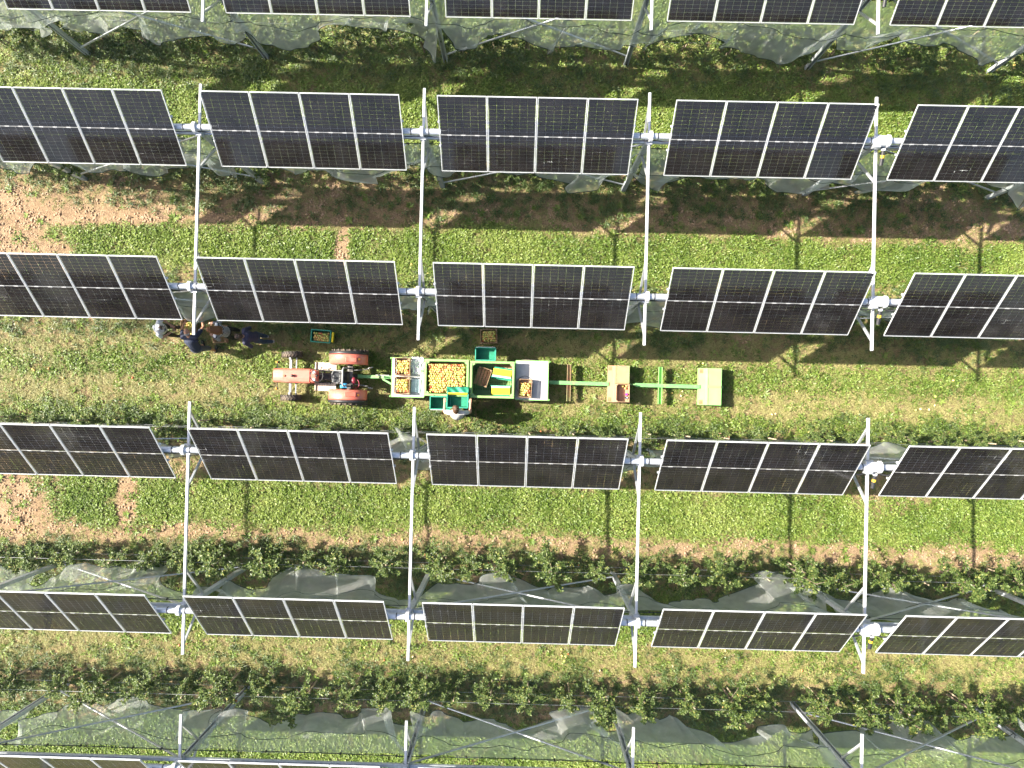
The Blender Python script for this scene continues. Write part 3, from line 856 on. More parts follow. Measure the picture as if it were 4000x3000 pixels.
M['cloth_white'] = mat('white_cloth', (.74, .74, .76), .8, 0, .06, 8, .1)
M['lid'] = mat('pale_blue_plastic', (.52, .62, .72), .3, 0, .08, 5)
M['pink'] = mat('pink_bottle', (.75, .04, .33), .35, 0, .05, 8)
M['navybottle'] = mat('navy_bottle', (.03, .05, .10), .35, 0, .1, 8)
# checker plate: raised diagonal lozenges as fine relief
m, nt, b, out = new_mat('checker_plate')
n = noise_node(nt, 4, 5); r = ramp(nt, n.outputs['Fac'], [(.3, (.42, .41, .41)), (.7, (.60, .58, .57))])
nt.links.new(r.outputs[0], b.inputs['Base Color']); b.inputs['Roughness'].default_value = .5; b.inputs['Metallic'].default_value = .25
tc = nt.nodes.new('ShaderNodeTexCoord'); mp = nt.nodes.new('ShaderNodeMapping'); mp.inputs['Rotation'].default_value = (0, 0, R(45)); mp.inputs['Scale'].default_value = (28, 28, 28)
nt.links.new(tc.outputs['Object'], mp.inputs[0])
ck = nt.nodes.new('ShaderNodeTexBrick'); ck.inputs['Scale'].default_value = 1.0; ck.inputs['Mortar Size'].default_value = .16
nt.links.new(mp.outputs[0], ck.inputs[0])
bp = nt.nodes.new('ShaderNodeBump'); bp.inputs['Strength'].default_value = .6; bp.inputs['Distance'].default_value = .004
nt.links.new(ck.outputs['Fac'], bp.inputs['Height']); nt.links.new(bp.outputs[0], b.inputs['Normal'])
M['checker'] = m

# ------------------------------------------------------------------ red tractor (facing -x)
TY = .285
t = thing('tractor', 'old red narrow orchard tractor with black seat coupled to the apple trailer', 'tractor', (-5.88, TY, 0))
def P(mb, name, mt, par=t): return mb.build(name, mt, par)
mb = MB()                                                   # bonnet: rounded box, slightly tapering forward
sec = []
for x, w, h in ((-1.30, .188, 1.05), (-1.285, .198, 1.09), (-1.0, .205, 1.12), (-.22, .212, 1.145)):
    prof = [(-w, .62), (-w, h - .07), (-w + .02, h - .022), (-w + .06, h), (-.06, h + .012), (.06, h + .012), (w - .06, h), (w - .02, h - .022), (w, h - .07), (w, .62)]
    sec.append([(x, y, z) for y, z in prof])
vs = [p for s in sec for p in s]; n_ = 10
fs = [(i * n_ + k, i * n_ + k + 1, (i + 1) * n_ + k + 1, (i + 1) * n_ + k) for i in range(3) for k in range(n_ - 1)] + [tuple(range(n_)), tuple(reversed(range(30, 40)))]
mb.add(vs, [tuple(reversed(f)) for f in fs])
hood = P(mb, 'bonnet', M['red'])
mb = MB()
for i in range(7): mb.box((-1.306, 0, .66 + i * .055), (.012, .30, .022))
P(mb, 'grille', M['black'], hood)
P(MB().cyl((-.95, -.01, 1.12), (-.95, -.01, 1.165), .032, .030, 12), 'exhaust_stub', M['rust'], hood)
P(MB().cyl((-.70, 0, 1.13), (-.70, 0, 1.18), .03, .03, 12).lathe([(.0, 1.235), (.034, 1.228), (.042, 1.20), (.038, 1.175), (.0, 1.172)], (-.70, 0, 0), n=16), 'air_intake', M['blackrub'], hood)
P(MB().box((-.66, 0, .60), (1.15, .26, .36), bev=.03).box((-.45, .17, .66), (.34, .10, .22), bev=.02).cyl((-.75, .14, .72), (-.45, .16, .72), .06, n=10).box((-.6, -.17, .62), (.5, .09, .2), bev=.02), 'engine_block', M['engine'])
P(MB().box((.10, 0, .55), (.75, .24, .30), bev=.04).box((.62, 0, .56), (.40, .34, .36), bev=.05), 'gearbox', M['engine'])
# dash with two dials
dash = P(MB().box((-.12, 0, 1.0), (.20, .36, .26), bev=.03), 'dashboard', M['red'])
for y in (-.10, .11):
    P(MB().cyl((-.10, y, 1.128), (-.10, y, 1.142), .045, .045, 16), 'gauge', M['steel'], dash)
    P(MB().cyl((-.10, y, 1.142), (-.10, y, 1.1455), .036, .036, 16), 'gauge_face', M['whitepart'], dash)
# steering wheel
sw = P(MB().tube([(.03 + .180 * math.cos(a) * .98, .01 + .180 * math.sin(a), 1.30 - .03 * math.cos(a)) for a in [i * 2 * math.pi / 28 for i in range(28)]], .014, 8, closed=True), 'steering_wheel', M['black'])
mb = MB()
for a in (0.3, 2.4, 4.5): mb.cyl((.03, .01, 1.295), (.03 + .175 * math.cos(a), .01 + .175 * math.sin(a), 1.30 - .03 * math.cos(a)), .009, n=6)
mb.lathe([(.0, 1.318), (.03, 1.312), (.036, 1.29), (.0, 1.275)], (.03, .01, 0), n=14)
P(mb, 'wheel_spokes', M['black'], sw)
P(MB().cyl((-.10, 0, 1.05), (.02, .01, 1.29), .02, n=8), 'steering_column', M['black'])
# front axle and wheels
P(MB().bar((-1.0, -.56, .38), (-1.0, .56, .38), .07, .07).bar((-.84, -.55, .36), (-.84, .55, .36), .035, .035).cyl((-1.0, .52, .26), (-1.0, .52, .50), .035, n=8).cyl((-1.0, -.52, .26), (-1.0, -.52, .50), .035, n=8), 'front_axle', M['steel'])
def wheel(name, x, y, r, w, lugs, steer=0.0, rimcol='cream'):
    mb = MB().lathe([(r * .55, -w * .42), (r * .72, -w * .5), (r * .90, -w * .48), (r * .955, -w * .38), (r * .97, 0), (r * .955, w * .38), (r * .90, w * .48), (r * .72, w * .5), (r * .55, w * .42)], axis='Y', n=36)
    for i in range(lugs):
        a = 2 * math.pi * i / lugs
        for s in (-1, 1):
            a2 = a + (math.pi / lugs if s > 0 else 0)
            p0 = Vector((r * .975 * math.sin(a2), s * w * .50, r * .975 * math.cos(a2)))
            p1 = Vector((r * .985 * math.sin(a2 + .16), s * w * .04, r * .985 * math.cos(a2 + .16)))
            up = Vector((math.sin(a2 + .08), 0, math.cos(a2 + .08)))
            mb.bar(p0, p1, r * .055, r * .07, up)
    o = mb.build(name, M['tyre'], t, (x, y, r), (0, 0, steer))
    MB().lathe([(0, -w * .12), (r * .22, -w * .14), (r * .50, -w * .30), (r * .58, -w * .40), (r * .58, w * .40), (r * .50, w * .30), (r * .22, w * .14), (0, w * .12)], axis='Y', n=24).build('rim', M[rimcol], o)
    return o
wheel('front_wheel', -1.0, .645, .30, .17, 22, .05); wheel('front_wheel', -1.0, -.645, .30, .17, 22, .03)
wheel('rear_wheel', .80, .66, .53, .30, 20); wheel('rear_wheel', .80, -.66, .53, .30, 20)
P(MB().cyl((.80, -.60, .53), (.80, .60, .53), .08, n=12), 'rear_axle', M['engine'])
# mudguards with black rubber edge and toolbox lid
for s in (-1, 1):
    mb = MB(); rows = []
    for i in range(13):
        a = R(-78 + 150 * i / 12)
        rr = .59
        x, z = .80 + rr * math.sin(a), .53 + rr * math.cos(a)
        rows.append([(x, s * .375, z - .14), (x, s * .38, z - .03), (x, s * .40, z), (x, s * .62, z + .012), (x, s * .665, z + .004)])
    vs = [p for q in rows for p in q]
    fs = [(i * 5 + k, i * 5 + k + 1, (i + 1) * 5 + k + 1, (i + 1) * 5 + k) for i in range(12) for k in range(4)]
    mb.add(vs, fs if s > 0 else [tuple(reversed(f)) for f in fs], 0, True)
    g = P(mb, 'mudguard', M['red'])
    sm = g.modifiers.new('thickness', 'SOLIDIFY'); sm.thickness = .012
    mb = MB(); ev = []
    for i in range(13):
        a = R(-78 + 150 * i / 12); rr = .595
        x, z = .80 + rr * math.sin(a), .53 + rr * math.cos(a)
        ev.append([(x, s * .665, z + .010), (x, s * .73, z + .004), (x, s * .745, z - .03)])
    mb.add([p for q in ev for p in q], [((i * 3 + k, i * 3 + k + 1, i * 3 + 4 + k, i * 3 + 3 + k) if s > 0 else (i * 3 + 3 + k, i * 3 + 4 + k, i * 3 + k + 1, i * 3 + k)) for i in range(12) for k in range(2)], 0, True)
    e = P(mb, 'mudguard_edge', M['blackrub'], g); e.modifiers.new('thickness', 'SOLIDIFY').thickness = .012
    P(MB().box((.96, s * .50, 1.115), (.31, .13, .05), (0, R(15), 0), bev=.008), 'toolbox_lid', M['red'], g)
    P(MB().box((1.17, s * .52, 1.02), (.06, .06, .05), (0, R(35), 0), bev=.008), 'rear_lamp', M['orange'], g)
# foot plates with holes, indicator lamps
for s in (-1, 1):
    mb = MB().box((.10, s * .30, .56), (.62, .24, .02), bev=.004).box((-.20, s * .30, .585), (.03, .24, .06))
    fp = P(mb, 'foot_plate', M['cream'])
    mb = MB()
    for i in range(8):
        for j in range(4):
            mb.cyl((-.14 + i * .052, s * (.22 + j * .05), .5695), (-.14 + i * .052, s * (.22 + j * .05), .5712), .010, n=6)
    P(mb, 'grip_holes', M['black'], fp)
    P(MB().bar((-.1, s * .17, .56), (.45, s * .17, .56), .05, .05), 'plate_rail', M['engine'])
    lamp = P(MB().cyl((-1.23, s * .19, .86), (-1.23, s * .37, .90), .010, n=6), 'lamp_arm', M['black'])
    P(MB().ball((-1.24, s * .385, .905), (.040, .030, .036), 10, 6), 'indicator_lens', M['orange'], lamp)
    P(MB().ball((-1.215, s * .385, .905), (.034, .026, .034), 10, 6), 'indicator_base', M['black'], lamp)
# levers and pedals
mb = MB()
for (x0, y0, x1, y1, z1) in ((.05, .06, .16, .13, .92), (.0, -.05, .18, -.12, .90), (.22, .16, .26, .20, .86), (.2, -.17, .3, -.2, .84), (-.05, .2, .02, .26, .74)):
    mb.cyl((x0, y0, .60), (x1, y1, z1), .009, n=6); mb.ball((x1, y1, z1), .022, 8, 5)
P(mb, 'levers', M['black'])
# seat
mb = MB()
rows = []
for i in range(7):
    for j in range(7):
        u, v = i / 6 * 2 - 1, j / 6 * 2 - 1
        rows.append((.55 + u * .17, v * .165, .88 + .05 * (u * u * .5 + v * v * .8) + (.17 * max(0, u - .45) / .55)))
mb.add(rows, [(i * 7 + j, (i + 1) * 7 + j, (i + 1) * 7 + j + 1, i * 7 + j + 1) for i in range(6) for j in range(6)], 0, True)
st = P(mb, 'seat', M['seat']); sm = st.modifiers.new('thickness', 'SOLIDIFY'); sm.thickness = .05; sm.offset = -1
P(MB().tube([(.55 + .18 * math.copysign(abs(math.cos(a)) ** .5, math.cos(a)), .18 * math.copysign(abs(math.sin(a)) ** .5, math.sin(a)), .90 + (.10 if math.cos(a) > .5 else 0)) for a in [i * 2 * math.pi / 24 for i in range(24)]], .016, 6, closed=True), 'seat_piping', M['seatgrey'], st)
P(MB().box((.60, 0, 1.02), (.10, .26, .012), (0, R(-70), 0)), 'seat_backrest', M['seat'], st)
P(MB().cyl((.55, 0, .70), (.55, 0, .87), .05, .07, 10), 'seat_post', M['engine'], st)
# grey hoop behind the seat
P(MB().tube([(.80, .26, .72), (.80, .26, 1.20), (.79, .25, 1.27), (.77, .20, 1.30), (.77, -.20, 1.30), (.79, -.25, 1.27), (.80, -.26, 1.20), (.80, -.26, .72)], .024, 10), 'guard_hoop', M['seatgrey'])
P(MB().box((.92, 0, .86), (.10, .62, .05)).box((.92, .24, .83), (.14, .1, .14), bev=.02).box((.88, -.27, .90), (.12, .13, .12), bev=.01), 'rear_bracket', M['engine'])
P(MB().tube([(1.05 + .10 * math.cos(a), -.19 + .13 * math.sin(a), .82 + .02 * math.sin(3 * a)) for a in [i * .5 for i in range(26)]], .012, 6), 'hydraulic_hose', M['maroon'])
P(MB().ball((.98, -.10, .84), (.08, .12, .07), 10, 6), 'hose_cover', M['maroon'])
for s in (-1, 1):
    mb = MB().tube([(.85, s * .20, .55), (1.15, s * .23, .46), (1.32, s * .25, .46), (1.36, s * .30, .50), (1.48, s * .31, .50)], .018, 7)
    P(mb, 'lift_arm', M['steel'])
P(MB().bar((.8, .05, .42), (1.15, .05, .40), .08, .05), 'drawbar_hitch', M['engine'])

# blue crumpled bag on the foot plate
def crumple(nu, nv, f):
    mb = MB()
    vs = [f(i / nu, j / nv) for i in range(nu + 1) for j in range(nv + 1)]
    mb.add(vs, [(i * (nv + 1) + j, (i + 1) * (nv + 1) + j, (i + 1) * (nv + 1) + j + 1, i * (nv + 1) + j + 1) for i in range(nu) for j in range(nv)], 0, True)
    return mb
def nz(a, b, k): return float(vnoise(np.array([a]), np.array([b]), 1.0, k)[0])
bag = crumple(18, 10, lambda u, v: ((u - .5) * .34, (v - .5) * .15, .05 * math.sin(math.pi * u) * math.sin(math.pi * v) + .05 * nz(u * 7, v * 5, 1) * math.sin(math.pi * u) * math.sin(math.pi * v)))
bg = bag.build('plastic_bag', M['blue'], None, (-5.18, .035, .575)); bg.modifiers.new('thickness', 'SOLIDIFY').thickness = .004
tag(bg, 'crumpled bright blue bag lying beside the tractor seat', 'bag')

# ------------------------------------------------------------------ main trailer
tr = thing('trailer', 'long green harvest trailer with checker plate decks at both ends', 'trailer', (-1.515, .318, 0))
def TP(mb, name, mt, par=tr): return mb.build(name, mt, par)
for cx, nm in ((-1.82, 'deck'), (1.815, 'deck')):
    dk = TP(MB().box((cx, 0, .585), (.94, 1.13, .03), bev=.004), 'deck', M['checker'])
    mb = MB()
    for s in (-1, 1):
        mb.box((cx, s * .575, .575), (.96, .018, .06)); mb.box((cx + s * .479, 0, .575), (.018, 1.13, .06))
    TP(mb, 'deck_edge', M['greenlight'], dk)
    for sx in (-1, 1):
        if (sx < 0) == (cx < 0):
            for sy in (-1, 1):
                TP(MB().tube([(cx + sx * .51 + .022 * math.cos(a), sy * .56 + .022 * math.sin(a), .60) for a in [i * .7 for i in range(9)]], .008, 6, closed=True), 'corner_ring', M['greenlight'], dk)
mb = MB()
for s in (-1, 1): mb.box((0, s * .42, .49), (4.4, .08, .12), bev=.006) if False else mb.box((s * 1.82, .42, .50), (.9, .08, .12)).box((s * 1.82, -.42, .50), (.9, .08, .12))
mb.box((-1.345, 0, .36), (.05, 1.06, .44)); mb.box((1.345, 0, .36), (.05, 1.06, .44))
mb.box((0, .45, .155), (2.64, .08, .07)); mb.box((0, -.45, .155), (2.64, .08, .07)); mb.box((0, 0, .15), (.08, .82, .06))
TP(mb, 'chassis', M['green'])
TP(MB().bar((-3.25, 0, .42), (-2.29, 0, .45), .09, .08).bar((-2.62, -.05, .43), (-2.30, -.22, .45), .05, .05).box((-3.28, 0, .42), (.12, .12, .05)), 'drawbar', M['green'])
TP(MB().cyl((-2.55, 0, .47), (-2.55, 0, .62), .022, n=8).bar((-2.8, .05, .48), (-2.4, .05, .48), .03, .03), 'jack', M['steel'])
for x in (-1.75, 1.75):
    TP(MB().cyl((x, -.52, .31), (x, .52, .31), .035, n=8), 'axle', M['engine'])
    for s in (-1, 1):
        r_, w_ = .30, .19
        o = MB().lathe([(r_ * .55, -w_ * .42), (r_ * .75, -w_ * .5), (r_ * .94, -w_ * .42), (r_, -w_ * .2), (r_, w_ * .2), (r_ * .94, w_ * .42), (r_ * .75, w_ * .5), (r_ * .55, w_ * .42)], axis='Y', n=28).build('wheel', M['tyre'], tr, (x, s * .53, .31))
        MB().lathe([(0, -.03), (r_ * .4, -.03), (r_ * .57, -.07), (r_ * .57, .07), (r_ * .4, .03), (0, .03)], axis='Y', n=20).build('rim', M['rust'], o)
TP(MB().bar((2.28, -.02, .46), (2.42, -.02, .40), .05, .05), 'rear_coupling', M['green'])

for ch in tr.children:
    if not ch.name.startswith(('wheel', 'axle')): ch.scale.z = 1.1
# ------------------------------------------------------------------ big plastic apple bins
def bin_box(label, cx, cy, base, top, group):
    b = thing('apple_bin', label, 'bin', (cx, cy, base), 0, group)
    W2, D2, H = .645, .535, top - base
    th = .035
    mb = MB()
    for s in (-1, 1):
        mb.box((s * (W2 - .05), 0, H / 2 + .03), (th, 2 * (D2 - .05) - .002, H - .08))
        mb.box((0, s * (D2 - .05), H / 2 + .03), (2 * (W2 - .05) + th, th, H - .08))
    mb.build('wall', M['binplastic'], b)
    rimb = MB()
    for s in (-1, 1):
        rimb.box((s * (W2 - .035), 0, H - .025), (.07, 2 * D2 - .14, .05), bev=.012)
        rimb.box((0, s * (D2 - .035), H - .025), (2 * W2, .07, .05), bev=.012)
        for q in (-1, 1):
            rimb.box((s * (W2 - .09), q * (D2 - .09), H - .03), (.075, .075, .035), (0, 0, R(45)))
    rm = rimb.build('rim', M['binplastic'], b)
    ribs = MB()
    for s in (-1, 1):
        for x in (-.45, -.15, .15, .45): ribs.box((x, s * (D2 - .025), H / 2), (.03, .03, H - .16))
        for y in (-.3, 0, .3): ribs.box((s * (W2 - .025), y, H / 2), (.03, .03, H - .16))
    ribs.build('rib', M['binplastic'], b)
    fl = MB()
    for i in range(23): fl.box((-.575 + i * .0523, 0, .075), (.030, .93, .012))
    for j in range(9): fl.box((0, -.44 + j * .11, .066), (1.16, .030, .012))
    fl.build('floor_grate', M['binplastic'], b)
    sk = MB()
    for y in (-.38, 0, .38): sk.box((0, y, .03), (1.2, .1, .058))
    sk.build('skid', M['binplastic'], b)
    return b
bin_box('green plastic bin heaped full of apples on the trailer', -2.165, .332, .21, 1.03, 'green plastic fruit bins')
bin_box('green plastic bin holding empty crates and picking baskets', -.845, .308, .21, 1.03, 'green plastic fruit bins')

# ------------------------------------------------------------------ wooden crates
def wood_crate(label, cx, cy, z, w, d, h, rz=0.0, group='slatted wooden fruit crates', rot=None, mt='wood'):
    c = thing('wooden_crate', label, 'crate', (cx, cy, z), rz, group, rot)
    th = .012
    def sl(ctr, size): MB().box(ctr, size, bev=.002).build('slat', M[mt], c)
    n = 3; sh = (h - .01) / n
    for s in (-1, 1):
        for k in range(n):
            zz = .012 + sh * (k + .5)
            sl((0, s * (d / 2 - th / 2), zz), (w, th, sh - .016))
            sl((s * (w / 2 - th * 1.5 - .001), 0, zz), (th, d - 2 * th - .002, sh - .010))
    nb = 4; bw = (w - .05) / nb
    for k in range(nb): sl((-w / 2 + .025 + bw * (k + .5), 0, .006), (bw - .018, d - 2 * th - .004, .010))
    for sx in (-1, 1):
        for sy in (-1, 1):
            MB().box((sx * (w / 2 - .045), sy * (d / 2 - th - .016), h / 2), (.035, .03, h), bev=.003).build('corner_post', M[mt], c)
    return c

APPLES_TOP = MB()
apple_mes = []
for k in range(3):
    mb = MB(); apple_into(mb, (0, 0, .031), 1.0, 9)
    mb.cyl((0, 0, .050), (.006, .003, .070), .003, .002, 4, mat=1)
    apple_mes.append(mb.mesh('apple', [M['apple'], M['stem']]))
N_SINGLE = [0]
def single_apple(x, y, z, label, group, s=1.0, tilt=None):
    """(x, y, z) is the middle of the apple"""
    o = bpy.data.objects.new('apple', random.choice(apple_mes)); link(o)
    e = tilt if tilt else (random.uniform(-1.3, 1.3), random.uniform(-1.3, 1.3), random.uniform(0, 6.28))
    o.rotation_euler = e; o.scale = (s, s, s)
    o.location = Vector((x, y, z)) - Euler(e).to_matrix() @ Vector((0, 0, .031 * s))
    N_SINGLE[0] += 1
    return tag(o, label, 'apple', group)
def rand_rot():
    return Euler((random.uniform(-1.3, 1.3), random.uniform(-1.3, 1.3), random.uniform(0, 6.28))).to_matrix()
def load_apples(cx, cy, w, d, zlow, ztop, rz, n_single, label, heap_name, heap_label, group, dome=0.0, skip=None, layers=None):
    """layers of apples: the highest ones are apples of their own, the rest one heap"""
    mb = MB(); spots = []
    st = .066
    c, s = math.cos(rz), math.sin(rz)
    L = layers if layers else max(1, int((ztop - zlow) / .055))
    for l in range(L):
        z0 = ztop - .037 - l * .055
        for i in range(int(w / st)):
            for j in range(int(d / st)):
                u = -w / 2 + .038 + (i + (.5 if (j + l) % 2 else 0)) * st + random.uniform(-.012, .012)
                v = -d / 2 + .038 + j * st * .98 + random.uniform(-.012, .012)
                if abs(u) > w / 2 - .034 or abs(v) > d / 2 - .034: continue
                zz = z0 + random.uniform(-.022, .022) + dome * (1 - (2 * u / w) ** 2) * (1 - (2 * v / d) ** 2)
                x, y = cx + u * c - v * s, cy + u * s + v * c
                if skip and skip(x, y): continue
                spots.append((zz, x, y, l))
    spots.sort(reverse=True)
    top = [q for q in spots if q[3] == 0]
    random.shuffle(top)
    chosen = set(id(q) for q in top[:n_single])
    for q in spots:
        if id(q) in chosen: single_apple(q[1], q[2], q[0], label, group, random.uniform(.92, 1.08))
        else: apple_into(mb, (q[1] - cx, q[2] - cy, q[0] - zlow), random.uniform(.92, 1.08), 8, rand_rot())
    h = mb.build(heap_name, M['apple_heap'], None, (cx, cy, zlow))
    tag(h, heap_label, 'apples', kind='stuff')

# crates on the left deck, with apples
DK = .661
for k, (cy) in enumerate((.63, .083)):
    lb = 'wooden crate of apples on the trailer deck ' + ('beside the white cloth' if k == 0 else 'beside the pale blue tray')
    wood_crate(lb, -3.475, cy, DK, .47, .51, .235)
    load_apples(-3.475, cy, .40, .43, DK + .015, DK + .21, 0, 16, 'apple in the deck crate ' + ('beside the white cloth' if k == 0 else 'beside the pale blue tray'),
                'crate_apples', 'yellow and red apples filling the deck crate ' + ('beside the white cloth' if k == 0 else 'beside the pale blue tray'), 'apples in crates', layers=3)
wood_crate('wooden crate of apples on the rear deck inside a wire hoop', .105, .083, DK, .42, .53, .235, R(-2))
load_apples(.105, .083, .35, .46, DK + .015, DK + .20, R(-2), 16, 'apple in the crate on the rear trailer deck', 'crate_apples', 'apples filling the crate on the rear trailer deck', 'apples in crates', layers=3)
hp = MB().tube([(.25 * math.cos(a), .27 * math.sin(a), .006 + .004 * math.sin(3 * a)) for a in [i * 2 * math.pi / 40 for i in range(40)]], .006, 6, closed=True).build('wire_hoop', M['black'], None, (.095, .17, DK))
tag(hp, 'thin black wire hoop lying round the crate on the rear deck', 'hoop')
cl = crumple(26, 30, lambda u, v: ((u - .5) * .34 + .05 * math.sin(v * 9), (v - .5) * .50, .012 + .10 * (nz(u * 6 + 3, v * 6, 2) ** 2) * 1.0 + .03 * nz(u * 14, v * 12, 3)))
co = cl.build('cloth', M['cloth_white'], None, (-3.09, .675, DK - .01)); tag(co, 'crumpled white cloth dropped on the trailer deck beside a crate', 'cloth')
MBl = MB().box((0, 0, .012), (.29, .38, .022), bev=.01); MBl.box((0, .186, .03), (.27, .008, .02)); MBl.box((0, -.186, .03), (.27, .008, .02))
lo = MBl.build('plastic_tray', M['lid'], None, (-3.095, .08, DK), (0, 0, R(-4))); tag(lo, 'pale blue plastic tray lying flat on the trailer deck', 'lid')

# the heap in the full bin
load_apples(-2.165, .332, 1.12, .90, .70, .975, 0, 120, 'apple on top of the heap in the full green bin', 'bin_apples', 'yellow and red apples heaped in the full green bin', 'apples in the full bin', dome=.02, layers=4)

# ------------------------------------------------------------------ picking baskets
def basket(label, loc, rz=0.0, rot=None, group='green picking baskets', w=.58, d=.36, h=.30, yellow=True, hang=0):
    b = thing('picking_basket', label, 'basket', loc, rz, group, rot)
    rd = random.Random(sum(map(ord, label)))
    mb = MB(); nu, nv = 40, 8
    vs = []
    for j in range(nv + 1):
        t_ = j / nv
        for i in range(nu):
            a = 2 * math.pi * i / nu
            ca, sa = math.cos(a), math.sin(a)
            k = 1 / max(abs(ca), abs(sa))
            px, py = ca * k, sa * k
            tap = 1 - .10 * (1 - t_)
            wob = .012 * math.sin(5 * a + 3 * t_ * math.pi + rd.random() * .8) * math.sin(math.pi * t_)
            vs.append((px * (w / 2 - .012) * tap + wob * ca, py * (d / 2 - .012) * tap + wob * sa, h * t_))
    fs = [(j * nu + i, j * nu + (i + 1) % nu, (j + 1) * nu + (i + 1) % nu, (j + 1) * nu + i) for j in range(nv) for i in range(nu)]
    fs.append(tuple(reversed(range(nu))))
    mb.add(vs, fs, 0, False)
    li = mb.build('fabric_liner', M['fabric'], b)
    sm = li.modifiers.new('thickness', 'SOLIDIFY'); sm.thickness = .006; sm.offset = 0
    q = [(-w / 2, -d / 2, h), (w / 2, -d / 2, h), (w / 2, d / 2, h), (-w / 2, d / 2, h)]
    mb = MB()
    for i in range(4): mb.bar(q[i], q[(i + 1) % 4], .024, .024)
    mb.build('rim', M['rim'], b)
    if yellow:
        MB().box((0, -d / 2 - .006, h * .48), (w * .92, .010, h * .62), (R(-2), 0, 0), bev=.003).build('yellow_panel', M['yellow'], b)
        MB().box((0, -d / 2 - .012, h * .90), (w * .96, .035, h * .16), bev=.014).build('foam_pad', M['foam'], b)
    if hang:
        for x in (-.2, .2):
            MB().tube([(x, hang * d / 2, h), (x, hang * (d / 2 + .02), h + .018), (x, hang * (d / 2 + .05), h + .010), (x, hang * (d / 2 + .055), h - .03)], .007, 6).build('hook', M['steel'], b)
    return b
basket('empty green picking basket hooked outside the bin of crates', (-1.055, 1.04, .75), math.pi, hang=-1)
basket('empty green picking basket hooked on the full bin beside the grey-shirted person', (-2.33, -.40, .74), 0, hang=1)
# two baskets lying on their backs in the second bin
b1 = basket('picking basket with yellow panel lying over a crate in the bin', (-.545, .645, .72), rot=(R(-84), R(0), R(173)), group='baskets lying in the bin')
b2 = basket('picking basket with yellow panel lying on the bin floor', (-.60, -.165, .48), rot=(R(-90), 0, R(0)), group='baskets lying in the bin')
wood_crate('empty slatted wooden crate tilted inside the green bin', -1.145, .395, .52, .42, .53, .235, 0, rot=(R(0), R(3), R(-18)))
wood_crate('wooden crate half hidden under a yellow basket in the bin', -.55, .56, .30, .54, .40, .235, R(-4))

# ------------------------------------------------------------------ empty carts behind the trailer
def cart(label, x0, xb, xc, xe, y, mt, mt2, flange):
    """x0 coupling, xb cross beam, xc..xe the axle box"""
    c = thing('bin_cart', label, 'cart', (xc, y, 0), 0, 'empty bin carts behind the trailer')
    def CP(mb, name, m_, par=c): return mb.build(name, m_, par)
    CP(MB().bar((x0 - xc, 0, .32), (.02, -.01, .30), .11, .07).box((x0 - xc - .02, 0, .34), (.10, .06, .04)), 'drawbar', M[mt])
    bx = xb - xc
    mb = MB()
    mb.box((bx, 0, .262), (.11, 1.10, .012)); mb.box((bx - .05, 0, .30), (.010, 1.10, .075)); mb.box((bx + .05, 0, .30), (.010, 1.10, .075))
    CP(mb, 'cross_beam', M[mt2])
    L = xe - xc; f = flange
    mb = MB()                                           # folded sheet: low front step, then box
    prof = [(0, .12), (0, .30), (f - .02, .325), (f + .01, .40), (L - .012, .405), (L, .395), (L, .10)]
    vs = [(a, s * .545, z) for s in (-1, 1) for a, z in prof]; n_ = len(prof)
    mb.add(vs, [(i, i + 1, n_ + i + 1, n_ + i) for i in range(n_ - 1)])
    mb.add(vs, [tuple(range(n_)), tuple(reversed(range(n_, 2 * n_)))])
    body = CP(mb, 'axle_box', M[mt2])
    CP(MB().box((f + (L - f) / 2, 0, .4085), (L - f - .04, .06, .006)), 'top_strap', M['rust' if mt2 != 'greenlight' else 'rustgreen'], body)
    CP(MB().box((f + .03, 0, .4065), (.02, 1.07, .006)), 'fold_edge', M['greenlight'], body)
    for s in (-1, 1):
        CP(MB().box((.06, s * .46, .3145), (.10, .13, .004), (0, R(-5), 0)), 'rust_patch', M['rust'], body)
        o = MB().lathe([(.09, -.06), (.15, -.065), (.17, -.03), (.17, .03), (.15, .065), (.09, .06)], axis='Y', n=22).build('wheel', M['tyre'], c, (f + .2, s * .40, .17))
        MB().lathe([(0, -.03), (.09, -.05), (.09, .05), (0, .03)], axis='Y', n=16).build('rim', M['rust'], o)
    CP(MB().bar((L, 0, .26), (L + .08, 0, .26), .05, .05), 'rear_coupling', M[mt])
    for ch in c.children:
        if not ch.name.startswith('wheel'): ch.scale.z = 1.1
    return c
cart('rusty green cart with a crate standing on its axle box', .85, 1.41, 2.57, 3.20, .278, 'green', 'rustgreen', .18)
cart('bright green cart with empty axle box at the end of the train', 3.38, 4.125, 5.27, 5.92, .262, 'green', 'greenlight', .21)
wood_crate('wooden crate with drink bottles on the rusty cart', 2.97, .013, .457, .42, .53, .235, R(0))
single_apple(3.07, 0.150, .512, 'apple left in the crate on the rusty cart', 'loose apples in the cart crate')
single_apple(2.99, .215, .512, "apple left in the crate on the rusty cart", "loose apples in the cart crate")
single_apple(3.10, 0.230, .512, 'apple left in the crate on the rusty cart', 'loose apples in the cart crate')
for nm, y, m_, lb in (('pink', -.06, 'pink', 'pink drink bottle standing in the crate on the rusty cart'), ('navy', -.155, 'navybottle', 'navy drink bottle standing in the crate on the rusty cart')):
    bt = thing('drink_bottle', lb, 'bottle', (3.105, y + .033, .472))
    MB().lathe([(0, 0), (.036, 0), (.038, .01), (.038, .15), (.030, .18), (.016, .20), (.016, .215), (0, .215)], n=16).build('body', M[m_], bt)
    MB().lathe([(.0185, .205), (.0185, .235), (0, .236)], n=14).build('cap', M['whitepart' if nm == 'navy' else 'pink'], bt)

